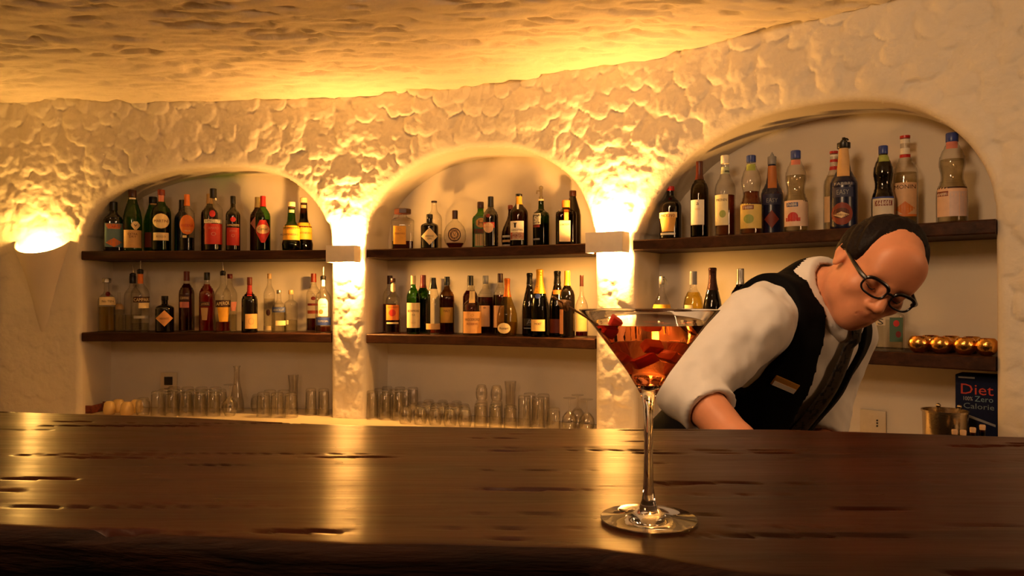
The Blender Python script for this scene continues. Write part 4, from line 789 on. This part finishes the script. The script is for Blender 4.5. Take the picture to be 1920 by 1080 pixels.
for p, d, r_, m, lab in FRU:
    o = MB().box((0, 0, 0), d, bev=.0018).build('fruit_cube', m); o.location = (gx+p[0], gy+p[1], gz+p[2]); o.rotation_euler = r_
    tag(o, lab, 'fruit', 'fruit pieces in the cocktail')
a = P(1036, 556, .60); b = P(1172, 640, .66); M_BAM = mat('bamboo', '#b9854a', .45, var=.2, bscale=30)
pk = thing('cocktail_pick', 'knotted bamboo cocktail pick leaning over the rim of the martini glass', 'cocktail pick', a)
d = (b-a); MB().tube([(0, 0, 0), d*.5, d], [.0009, .0009, .0005], 8).build('pick_shaft', M_BAM, pk)
kn = []
for i in range(25):
    q = i/24*2*math.pi; c = d*.16; ax = d.normalized(); n1 = ax.orthogonal().normalized(); n2 = ax.cross(n1)
    kn.append(c+n1*.0034*math.cos(q)+n2*.0034*math.sin(q)+ax*.0035*math.sin(2*q))
MB().tube(kn[:-1], .0015, 8, closed=True).ball(d*.16, .0038, 8).build('pick_knot', M_BAM, pk)

# ------------------------------------------------------------------ the bartender: one continuous body grown from blended volumes, clothes cut from the same volumes
def nrm(v): v = np.array(v, float); return v/np.linalg.norm(v)
def frame(l, f):
    l = nrm(l); f = np.array(f, float); f = nrm(f-l*(f@l)); return np.stack([l, f, np.cross(f, l)])   # rows: his left, forward, up
class Vol:
    """signed distance field on a grid, built by smooth union of local primitives"""
    def __init__(s, lo, hi, h):
        s.lo = np.array(lo, float); s.h = h; s.n = np.ceil((np.array(hi)-s.lo)/h).astype(int)+1; s.F = np.full(s.n, .2, np.float32)
    def sub(s, a, b, pad):
        i0 = np.clip(np.floor((np.array(a)-pad-s.lo)/s.h).astype(int), 0, s.n-1); i1 = np.clip(np.ceil((np.array(b)+pad-s.lo)/s.h).astype(int)+1, 1, s.n)
        g = [s.lo[k]+s.h*np.arange(i0[k], i1[k]) for k in range(3)]; X, Y, Z = np.meshgrid(*g, indexing='ij')
        return tuple(slice(p, q) for p, q in zip(i0, i1)), np.stack([X, Y, Z], -1).astype(np.float32)
    def prim(s, p, k=.02, op='u', grow=0):
        a, b = p.bounds(); sl, X = s.sub(a, b, .05+k+grow); d = p(X)-grow; Fv = s.F[sl]
        if op == 'u': hh = np.clip(.5+.5*(Fv-d)/k, 0, 1); s.F[sl] = Fv*(1-hh)+d*hh-k*hh*(1-hh)
        else: hh = np.clip(.5-.5*(Fv+d)/k, 0, 1); s.F[sl] = Fv*(1-hh)-d*hh+k*hh*(1-hh)
    def pts(s): return s.sub(s.lo, s.lo+s.h*s.n, 0)[1]
class Ell:
    def __init__(s, c, r, R=np.eye(3)): s.c, s.r, s.R = np.array(c, float), np.array(r, float), np.array(R)
    def bounds(s): m = s.r.max(); return s.c-m, s.c+m
    def __call__(s, X):
        q = (X-s.c) @ s.R.T; k0 = np.linalg.norm(q/s.r, axis=-1); k1 = np.linalg.norm(q/(s.r**2), axis=-1)+1e-9; return k0*(k0-1)/k1
class Cap:
    def __init__(s, a, b, ra, rb): s.a, s.b, s.ra, s.rb = np.array(a, float), np.array(b, float), ra, rb
    def bounds(s): m = max(s.ra, s.rb); return np.minimum(s.a, s.b)-m, np.maximum(s.a, s.b)+m
    def __call__(s, X):
        e = s.b-s.a; w = np.clip(((X-s.a) @ e)/(e@e+1e-12), 0, 1); return np.linalg.norm(X-s.a-w[..., None]*e, axis=-1)-(s.ra+(s.rb-s.ra)*w)
def nets(Fv, lo, h):
    """surface nets: quads through the sign changes of a distance grid"""
    n = np.array(Fv.shape); S_ = Fv < 0; c = np.zeros(n-1, np.int8)
    offs = [(i, j, k) for i in (0, 1) for j in (0, 1) for k in (0, 1)]
    for o in offs: c += S_[o[0]:n[0]-1+o[0], o[1]:n[1]-1+o[1], o[2]:n[2]-1+o[2]]
    act = np.argwhere((c > 0) & (c < 8)); idx = -np.ones(n-1, np.int64); idx[tuple(act.T)] = np.arange(len(act))
    vals = {o: Fv[tuple((act+np.array(o)).T)] for o in offs}; acc = np.zeros((len(act), 3)); cnt = np.zeros(len(act))
    for o in offs:
        for ax in range(3):
            if o[ax] == 0:
                o2 = list(o); o2[ax] = 1; a, b = vals[o], vals[tuple(o2)]; m = (a < 0) != (b < 0); w = np.where(m, a/(a-b+1e-12), 0)
                p = np.array(o, float)[None]+np.zeros((len(act), 3)); p[:, ax] += w; acc += p*m[:, None]; cnt += m
    V = lo+h*(act+acc/cnt[:, None]); faces = []
    for ax in range(3):
        u, v = (ax+1) % 3, (ax+2) % 3; sl0 = [slice(None)]*3; sl1 = [slice(None)]*3; sl0[ax] = slice(0, n[ax]-1); sl1[ax] = slice(1, n[ax])
        a, b = S_[tuple(sl0)], S_[tuple(sl1)]; e = np.argwhere(a != b); ok = (e[:, u] > 0) & (e[:, v] > 0) & (e[:, u] < n[u]-1) & (e[:, v] < n[v]-1); e = e[ok]
        fl = a[tuple(e.T)]; q = []
        for du, dv in ((-1, -1), (0, -1), (0, 0), (-1, 0)):
            w = e.copy(); w[:, u] += du; w[:, v] += dv; q.append(idx[tuple(w.T)])
        q = np.stack(q, 1); q[~fl] = q[~fl][:, ::-1]; faces.append(q)
    return V, np.vstack(faces)
def relax(V, Fq, it=2, lam=.5):
    e = np.vstack([Fq[:, [0, 1]], Fq[:, [1, 2]], Fq[:, [2, 3]], Fq[:, [3, 0]]])
    for _ in range(it):
        acc = np.zeros_like(V); cnt = np.zeros(len(V))
        for a, b in ((0, 1), (1, 0)):
            for k in range(3): acc[:, k] += np.bincount(e[:, a], V[e[:, b], k], len(V))
            cnt += np.bincount(e[:, a], minlength=len(V))
        V = V+lam*(acc/np.maximum(cnt, 1)[:, None]-V)
    return V

# pose
HD = 1.50
Lh = np.array([.875, .12, -.47]); Fh = np.array([-.11, -.84, -.53]); RH = frame(Lh, Fh)
HC = np.array(P(1638, 510, HD)); HS = .905
def hd(l, f, u): return HC+HS*(l*RH[0]+f*RH[1]+u*RH[2])
Lt = np.array([.76, .62, -.15]); Ft0 = np.array([.64*.82, -.77*.82, -.56]); RT = frame(Lt, Ft0)
TC = np.array(P(1536, 575, 1.62))
def td(l, f, u): return TC+l*RT[0]+f*RT[1]+u*RT[2]
def tl(X): return (X-TC) @ RT.T
SH_R, EL_R, WR_R = np.array(P(1416, 606, 1.50)), np.array(P(1293, 728, 1.40)), np.array(P(1392, 838, 1.26))
SH_L, EL_L, WR_L = np.array(P(1590, 628, 1.77)), np.array(P(1560, 728, 1.84)), np.array(P(1542, 850, 1.68))
head = [(Ell(hd(0, -.012, .030), np.array([.077, .099, .090])*HS, RH), .01), (Ell(hd(0, .030, -.052), np.array([.060, .062, .068])*HS, RH), .03),
        (Ell(hd(0, .062, -.100), np.array([.026, .024, .022])*HS, RH), .03), (Ell(hd(.045, .016, -.066), np.array([.017, .030, .022])*HS, RH), .03), (Ell(hd(-.045, .016, -.066), np.array([.017, .030, .022])*HS, RH), .03),
        (Ell(hd(.044, .062, -.024), np.array([.024, .024, .022])*HS, RH), .025), (Ell(hd(-.044, .062, -.024), np.array([.024, .024, .022])*HS, RH), .025),
        (Cap(hd(-.036, .078, .024), hd(.036, .078, .024), .012, .012), .022), (Ell(hd(0, .066, .055), np.array([.055, .028, .045])*HS, RH), .03),
        (Ell(hd(0, .080, -.060), np.array([.030, .018, .028])*HS, RH), .025)]
socket = [Ell(hd(s*.033, .101, .004), np.array([.019, .016, .012])*HS, RH) for s in (1, -1)]
head2 = [(Ell(hd(s*.033, .079, .003), np.array([.0155, .0145, .0135])*HS, RH), .006) for s in (1, -1)] + \
        [(Cap(hd(0, .090, .014), hd(0, .116, -.028), .0085, .0115), .014), (Ell(hd(.011, .103, -.034), np.array([.0085, .010, .008])*HS, RH), .008), (Ell(hd(-.011, .103, -.034), np.array([.0085, .010, .008])*HS, RH), .008),
         (Cap(hd(-.019, .092, -.0575), hd(0, .0975, -.0555), .003, .0045), .007), (Cap(hd(.019, .092, -.0575), hd(0, .0975, -.0555), .003, .0045), .007),
         (Cap(hd(-.016, .090, -.069), hd(.016, .090, -.069), .0045, .0045), .009)]
ears = []
for s in (1, -1):
    ears += [(Ell(hd(s*.079, -.010, -.004), np.array([.008, .019, .031])*HS, RH), .008), (Ell(hd(s*.086, -.020, .006), np.array([.006, .010, .022])*HS, RH), .006)]
earcut = [Ell(hd(s*.088, -.004, .0), np.array([.006, .009, .015])*HS, RH) for s in (1, -1)]
neck = [(Cap(hd(0, -.030, -.050), td(0, -.005, .0), .052, .060), .022)]
torso = [(Ell(td(0, .0, -.17), [.165, .112, .20], RT), .04), (Cap(td(-.125, -.01, -.045), td(.125, -.01, -.045), .062, .062), .05), (Ell(td(0, .0, -.36), [.150, .112, .18], RT), .05), (Ell(td(0, -.01, -.50), [.165, .115, .13], RT), .05),
         (Cap(td(0, -.02, -.02), td(0, -.02, .02), .075, .06), .04)]
armR = [(Cap(SH_R, EL_R, .056, .042), .04), (Cap(EL_R, WR_R, .042, .029), .025)]
armL = [(Cap(SH_L, EL_L, .053, .041), .04), (Cap(EL_L, WR_L, .041, .029), .025)]
def hand(wr, d, palmn, side):
    """palm, four unequal curled fingers and a thumb leaving the side of the palm"""
    d = nrm(d); palmn = nrm(palmn-d*(palmn@d)); x = np.cross(d, palmn)*side; out = [(Cap(wr-d*.01, wr+d*.02, .028, .028), .02)]
    R = np.stack([x, palmn, d]); out.append((Ell(wr+d*.055, [.041, .018, .052], R), .018))
    for q, (off, ln) in enumerate(((-.030, .066), (-.010, .076), (.010, .071), (.029, .056))):
        p = wr+d*.092+x*off; a = .35
        for sgl, rr in ((.45, .0098), (.30, .0088), (.25, .0078)):
            e = p+(d*math.cos(a)+palmn*math.sin(a))*ln*sgl; out.append((Cap(p, e, rr, rr*.92), .004)); p = e; a += .55
    p = wr+d*.03-x*.034; e = p+nrm(d*.6-x*.75+palmn*.3)*.040; out.append((Cap(p, e, .0125, .0105), .012)); out.append((Cap(e, e+nrm(d*.95-x*.2+palmn*.35)*.032, .0105, .0085), .004)); return out
hands = hand(WR_R, WR_R-EL_R, np.array([.5, .3, -.8]), 1)+hand(WR_L, WR_L-EL_L, np.array([-.3, .5, -.8]), -1)
man = thing('person', 'balding bartender in white shirt, black vest and patterned tie, stooping behind the bar', 'person', (float(TC[0]-.2), float(TC[1]+.17), 0))
mo = np.array(man.location)
def inst(name, V, Fq, m, parent=None): return npmesh(name, V-mo, Fq, m, parent or man)
M_SKIN = mat('skin', '#cf8a64', .5, var=.08, bscale=18)
def skin_extra(m):
    b = m.node_tree.nodes['Principled BSDF']; b.inputs['Subsurface Weight'].default_value = .15; b.inputs['Subsurface Radius'].default_value = (.012, .004, .002); b.inputs['Subsurface Scale'].default_value = .6
skin_extra(M_SKIN)
lo, hi = np.array([.20, 1.0, .72]), np.array([1.12, 2.05, 1.70])
B = Vol(lo, hi, .0034)
for p, k in torso+neck+armR+armL: B.prim(p, k)
for p, k in head: B.prim(p, k)
for p in socket: B.prim(p, .012, 'd')
for p, k in head2+ears: B.prim(p, k)
for p in earcut: B.prim(p, .004, 'd')
for p, k in hands: B.prim(p, k)
mouth = Cap(hd(-.020, .0945, -.0635), hd(.020, .0945, -.0635), .0016, .0016); B.prim(mouth, .003, 'd')
V, Q = nets(B.F, B.lo, B.h); V = relax(V, Q, 2, .45)
body = inst('body', V, Q, M_SKIN)
# lips as a darker print of the skin: second material on the lip faces
body.data.materials.append(mat('lip_skin', '#c47d5c', .45, var=.06)); cen = V[Q].mean(1); ql = ((cen-HC) @ RH.T)/HS
lip = (np.abs(ql[:, 0]) < .021) & (ql[:, 1] > .085) & (np.abs(ql[:, 0]) < .022*np.sqrt(np.clip(1-((ql[:, 2]+.0635)/.0095)**2, 0, 1)))
body.data.polygons.foreach_set('material_index', lip.astype(np.int32))
# hair: a receding crown of short dark hair
Hv = Vol(HC-.16, HC+.16, .0032); Hv.prim(Ell(hd(0, -.016, .032), np.array([.0845, .106, .099])*HS, RH), .01)
for s in (1, -1): Hv.prim(Ell(hd(s*.066, -.012, .020), np.array([.021, .055, .05])*HS, RH), .02)
X = Hv.pts(); q = ((X-HC) @ RH.T)/HS; l, f, u = q[..., 0], q[..., 1], q[..., 2]
side = np.clip((np.abs(l)-.022)/.04, 0, 1); hairline = .022+.020*np.clip((np.abs(l)-.030)/.03, 0, 1)+.016*np.clip((np.abs(l)-.058)/.015, 0, 1)-.7*np.clip(.030-u, 0, 1)
low = -.010-.42*np.clip(-f-.02, 0, .12); low = np.maximum(low, -.062)+.022*np.clip((f+.035)/.03, 0, 1)
ns = fbm(q[..., 0]*110+q[..., 1]*20, q[..., 2]*70+q[..., 1]*60, 3, 2)*.0022
inner = Ell(hd(0, -.012, .030), np.array([.074, .096, .087])*HS, RH)(X)
tap = .0125*(1-np.clip((hairline-f)/.035, 0, 1))
Fv = np.maximum.reduce([Hv.F+ns+tap, (f-hairline)*.9, (low-u)*.9, -inner])
thinning = np.clip((f+.06)/.06, 0, 1)*np.clip(1-np.abs(l)/.03, 0, 1)
V, Q = nets(Fv.astype(np.float32), Hv.lo, Hv.h); V = relax(V, Q, 1, .4)
inst('hair', V, Q, mat('dark_hair', '#120805', .65, var=.3, bscale=90, bump=.3, spec=.2))
for s in (1, -1):                                                        # eyebrows
    pp = [hd(s*x, fy, uz)-mo for x, fy, uz in ((.014, .0935, .024), (.026, .0935, .0285), (.038, .089, .029), (.050, .079, .023))]
    MB().tube(pp, [.0022, .0032, .003, .0014], 8).build('eyebrow', mat('brow_hair', '#2a1710', .7), man)
    MB().tube([hd(s*x, fy, uz)-mo for x, fy, uz in ((.021, .089, -.004), (.028, .0945, -.0065), (.036, .0945, -.0065), (.044, .088, -.003))], [.0008, .0013, .0013, .0008], 6).build('eyelash_line', mat('brow_hair', '#2a1710', .7), man)
# spectacles
M_SPEC = mat('black_acetate', '#100c0c', .3); sp = MB(); lens = []
for s in (1, -1):
    ring = []
    for i in range(36):
        a = 2*math.pi*i/36; c, w = math.cos(a), math.sin(a); x = s*(.0345+.0265*math.copysign(abs(c)**.72, c)); uz = .0035+.0175*math.copysign(abs(w)**.72, w)+(.0012 if w > 0 else 0)
        ring.append(hd(x, .1135-.010*(abs(x)/.06)**2-.05*abs(uz-.02)*0, uz)-mo)
    sp.tube([Vector(p) for p in ring], [(.0036 if math.sin(2*math.pi*i/36) > .25 else .0021) for i in range(36)], 8, closed=True); lens.append(ring)
    xs_ = s*.0605
    sp.tube([hd(xs_*.98, .1035, .010)-mo, hd(s*.070, .092, .011)-mo, hd(s*.080, .04, .012)-mo, hd(s*.083, -.005, .012)-mo, hd(s*.084, -.03, -.004)-mo], [.0044, .0046, .0036, .003, .0026], 8)
sp.tube([hd(-.0095, .1132, .008)-mo, hd(0, .1165, .0105)-mo, hd(.0095, .1132, .008)-mo], .0024, 8)
so = sp.build('spectacles', M_SPEC, man)
M_LENS = thin('spectacle_lens', (.95, .95, .95), .85, 1.6)
for ring in lens: MB().add(ring, [tuple(range(36))]).build('lens', M_LENS, so, 0)
# shirt
def cloth(vol, name, m, it=2, lam=.5):
    V, Q = nets(vol.astype(np.float32), SV.lo, SV.h); V = relax(V, Q, it, lam); return inst(name, V, Q, m)
SV = Vol(lo, hi, .0046)
for p, k in torso: SV.prim(p, k)
TF = SV.F.copy()
for p, k in neck: SV.prim(p, k)
NF = SV.F.copy()
for p, k in armR: SV.prim(p, k, grow=.007)
for p, k in armL: SV.prim(p, k, grow=.004)
X = SV.pts(); q = tl(X); l, f, u = q[..., 0], q[..., 1], q[..., 2]
SF = SV.F
fold = .004*fbm(X[..., 0]*14+X[..., 2]*9, X[..., 2]*22-X[..., 0]*16+X[..., 1]*8, 9, 2)+.0025*fbm(X[..., 0]*40, X[..., 2]*30+X[..., 1]*30, 19, 2)
NA, NB = np.array(td(0, -.005, .0)), np.array(hd(0, -.030, -.050)); neckd = Cap(NB, NA, .052, .060)(X)
fr_ = lambda a, b, w: (X-(a+(b-a)*w)) @ nrm(b-a)
def near(a, b, r): return Cap(a, b, r, r)(X)
cutR = np.where((near(EL_R, WR_R, .15) < 0) & (TF > .012), fr_(EL_R, WR_R, .42), -1); cutL = np.where(near(EL_L, WR_L, .10) < 0, fr_(EL_L, WR_L, .80), -1)
ax_ = nrm(NB-NA); hN = (X-NA) @ ax_                                                  # height along the neck
shirt = np.maximum.reduce([SF-.009+fold, -(SF+.006), np.where(neckd < .03, hN-.045, -1), cutR, cutL])
M_SHIRT = mat('white_shirt', '#d9d4cf', .75, var=.04, bscale=12, bump=.05)
cloth(shirt, 'shirt', M_SHIRT, 3)
# collar: a standing band whose front turns down into two leaves
cd = NF-.009
th_ = np.abs(np.arctan2(l, f)); leaf = np.clip(1-np.abs(th_-.42)/.75, 0, 1)
band = np.maximum.reduce([cd-.0125, -(cd+.004), hN-(.064-.014*np.clip(1.2-th_, 0, 1)), (.018-.075*leaf)-hN, .09-th_, neckd-.045])*.8
cloth(band, 'collar', M_SHIRT, 2)
# vest
arm_edge = np.abs(l)-(.158-.014*np.clip(1-np.abs(u+.11)/.09, 0, 1)+.09*np.clip((-.20-u)/.07, 0, 1))
vneck = np.where(f > -.02, .088*np.clip((u+.36)/.36, 0, 1)**.8-np.abs(l), -.05)
vest = np.maximum.reduce([TF-.023+fold*.4, -(TF-.002), arm_edge, vneck, -(u+.56), np.where(hN > -.09, .036-neckd, -1), np.where(np.abs(l) > .13, np.minimum(near(SH_R, EL_R, .05), near(SH_L, EL_L, .05))*-1-.03, -1)])
M_VEST = mat('black_vest', '#060507', .85, spec=.12, var=.25, bscale=40)
cloth(vest, 'vest', M_VEST, 2)
# tie follows the chest
def tdist(Pt):
    d = np.full(len(Pt), 9.)
    for p, k in torso:
        e = p(Pt); hh = np.clip(.5+.5*(d-e)/k, 0, 1); d = d*(1-hh)+e*hh-k*hh*(1-hh)
    return d
def chest_f(lv, uv):
    a, b = 0., .35
    for _ in range(24):
        m = (a+b)/2
        if tdist(np.array([td(lv, m, uv)]))[0] < .0: a = m
        else: b = m
    return a
tv = []; rows_ = np.linspace(.030, -.46, 26)
for uv in rows_:
    hw = .016+.026*min(1, max(0, (-uv+.01)/.36)); 
    if uv > -.015: hw = .022-.007*((-uv+.03)/.045)
    f0 = chest_f(0, uv)+.026+(.012 if uv > -.015 else 0)
    if uv > -.05: f0 = max(f0, .090)
    for lay in (0, 1):
        for j in range(7):
            x = (j/6*2-1)*hw; tv.append(td(x, f0-.012*(x/.05)**2+(.005*(1-abs(j-3)/3.6) if lay else -.003), uv)-mo)
tf = []
for i in range(25):
    for lay in (0, 1):
        for j in range(6):
            a0 = i*14+lay*7+j; tf.append((a0, a0+1, a0+15, a0+14))
    for j in (0, 6): tf.append((i*14+j, i*14+7+j, (i+1)*14+7+j, (i+1)*14+j))
tie = MB().add(tv, tf).build('tie', None, man)
def tie_mat():
    m = bpy.data.materials.new('tie_silk'); m.use_nodes = True; nt = m.node_tree; N = nt.nodes; L = nt.links; b = N['Principled BSDF']
    tc = N.new('ShaderNodeTexCoord'); v = N.new('ShaderNodeTexVoronoi'); v.inputs['Scale'].default_value = 95; v.distance = 'CHEBYCHEV'; L.new(tc.outputs['Object'], v.inputs['Vector'])
    r = N.new('ShaderNodeValToRGB'); e = r.color_ramp.elements; e[0].position, e[1].position = .18, .5; e[0].color = (.030, .020, .012, 1); e[1].color = (.004, .003, .003, 1); r.color_ramp.interpolation = 'CONSTANT'
    L.new(v.outputs['Distance'], r.inputs[0]); L.new(r.outputs[0], b.inputs['Base Color']); b.inputs['Roughness'].default_value = .6; b.inputs['Specular IOR Level'].default_value = .2; return m
tie.data.materials.append(tie_mat())
# name badge on the vest
bf = chest_f(-.118, -.145)+.026
n0 = nrm(RT[1]*.9-RT[0]*.42); xx = nrm(RT[0]-n0*(RT[0]@n0)); zz_ = np.cross(n0, xx)*-1
zz_ = np.cross(xx, -n0); Mx = Matrix(((xx[0], -n0[0], zz_[0], 0), (xx[1], -n0[1], zz_[1], 0), (xx[2], -n0[2], zz_[2], 0), (0, 0, 0, 1)))
bp = td(-.118, bf, -.145)-mo
bd = MB().box((0, 0, 0), (.060, .004, .023), bev=.0012, M=Matrix.Translation(Vector(bp)) @ Mx).build('name_badge', mat('badge_gold', '#c8913f', .4, metal=.4), man)
MB().box((0, -.0024, -.0055), (.056, .0012, .0105), M=Matrix.Translation(Vector(bp)) @ Mx).build('badge_strip', mat('badge_white', '#d9d0c4', .5), bd)
# trousers and shoes (standing on the floor behind the bar)
hipc = td(0, -.01, -.50); TV = Vol([hipc[0]-.32, hipc[1]-.3, .0], [hipc[0]+.32, hipc[1]+.32, float(hipc[2])+.14], .012)
TV.prim(Ell(hipc, [.178, .130, .125], RT), .03)
fl_ = nrm([RT[1][0], RT[1][1], 0]); ll_ = nrm([RT[0][0], RT[0][1], 0]); feet = []
for s in (1, -1):
    hp = hipc+ll_*s*.09; hp[2] = hipc[2]-.04; kn_ = hp+fl_*.05+ll_*s*.02; kn_[2] = .50; an = hp-fl_*.0+ll_*s*.03; an[2] = .10; feet.append(an)
    TV.prim(Cap(hp, kn_, .092, .066), .05); TV.prim(Cap(kn_, an, .066, .055), .03)
zt_ = TV.pts()[..., 2]; V, Q = nets(np.maximum(TV.F, .07-zt_).astype(np.float32), TV.lo, TV.h); inst('trousers', relax(V, Q, 2), Q, mat('black_trousers', '#0d0c0e', .8, var=.2, bscale=20))
for an in feet:
    Ms = Matrix.Translation(Vector(an+fl_*.05-mo)) @ Matrix(((ll_[0], fl_[0], 0, 0), (ll_[1], fl_[1], 0, 0), (0, 0, 1, 0), (0, 0, 0, 1)))
    MB().loft([(.042, .13, -.0995, 2.6, 0, .02), (.046, .135, -.085, 2.6, 0, .02), (.044, .128, -.06, 2.4, 0, .015), (.038, .085, -.035, 2.2, 0, -.02), (.034, .052, 0, 2, 0, -.045), (.036, .05, .015, 2, 0, -.048)], 24, M=Ms).build('shoe', mat('black_leather', '#0b0a0a', .35), man)
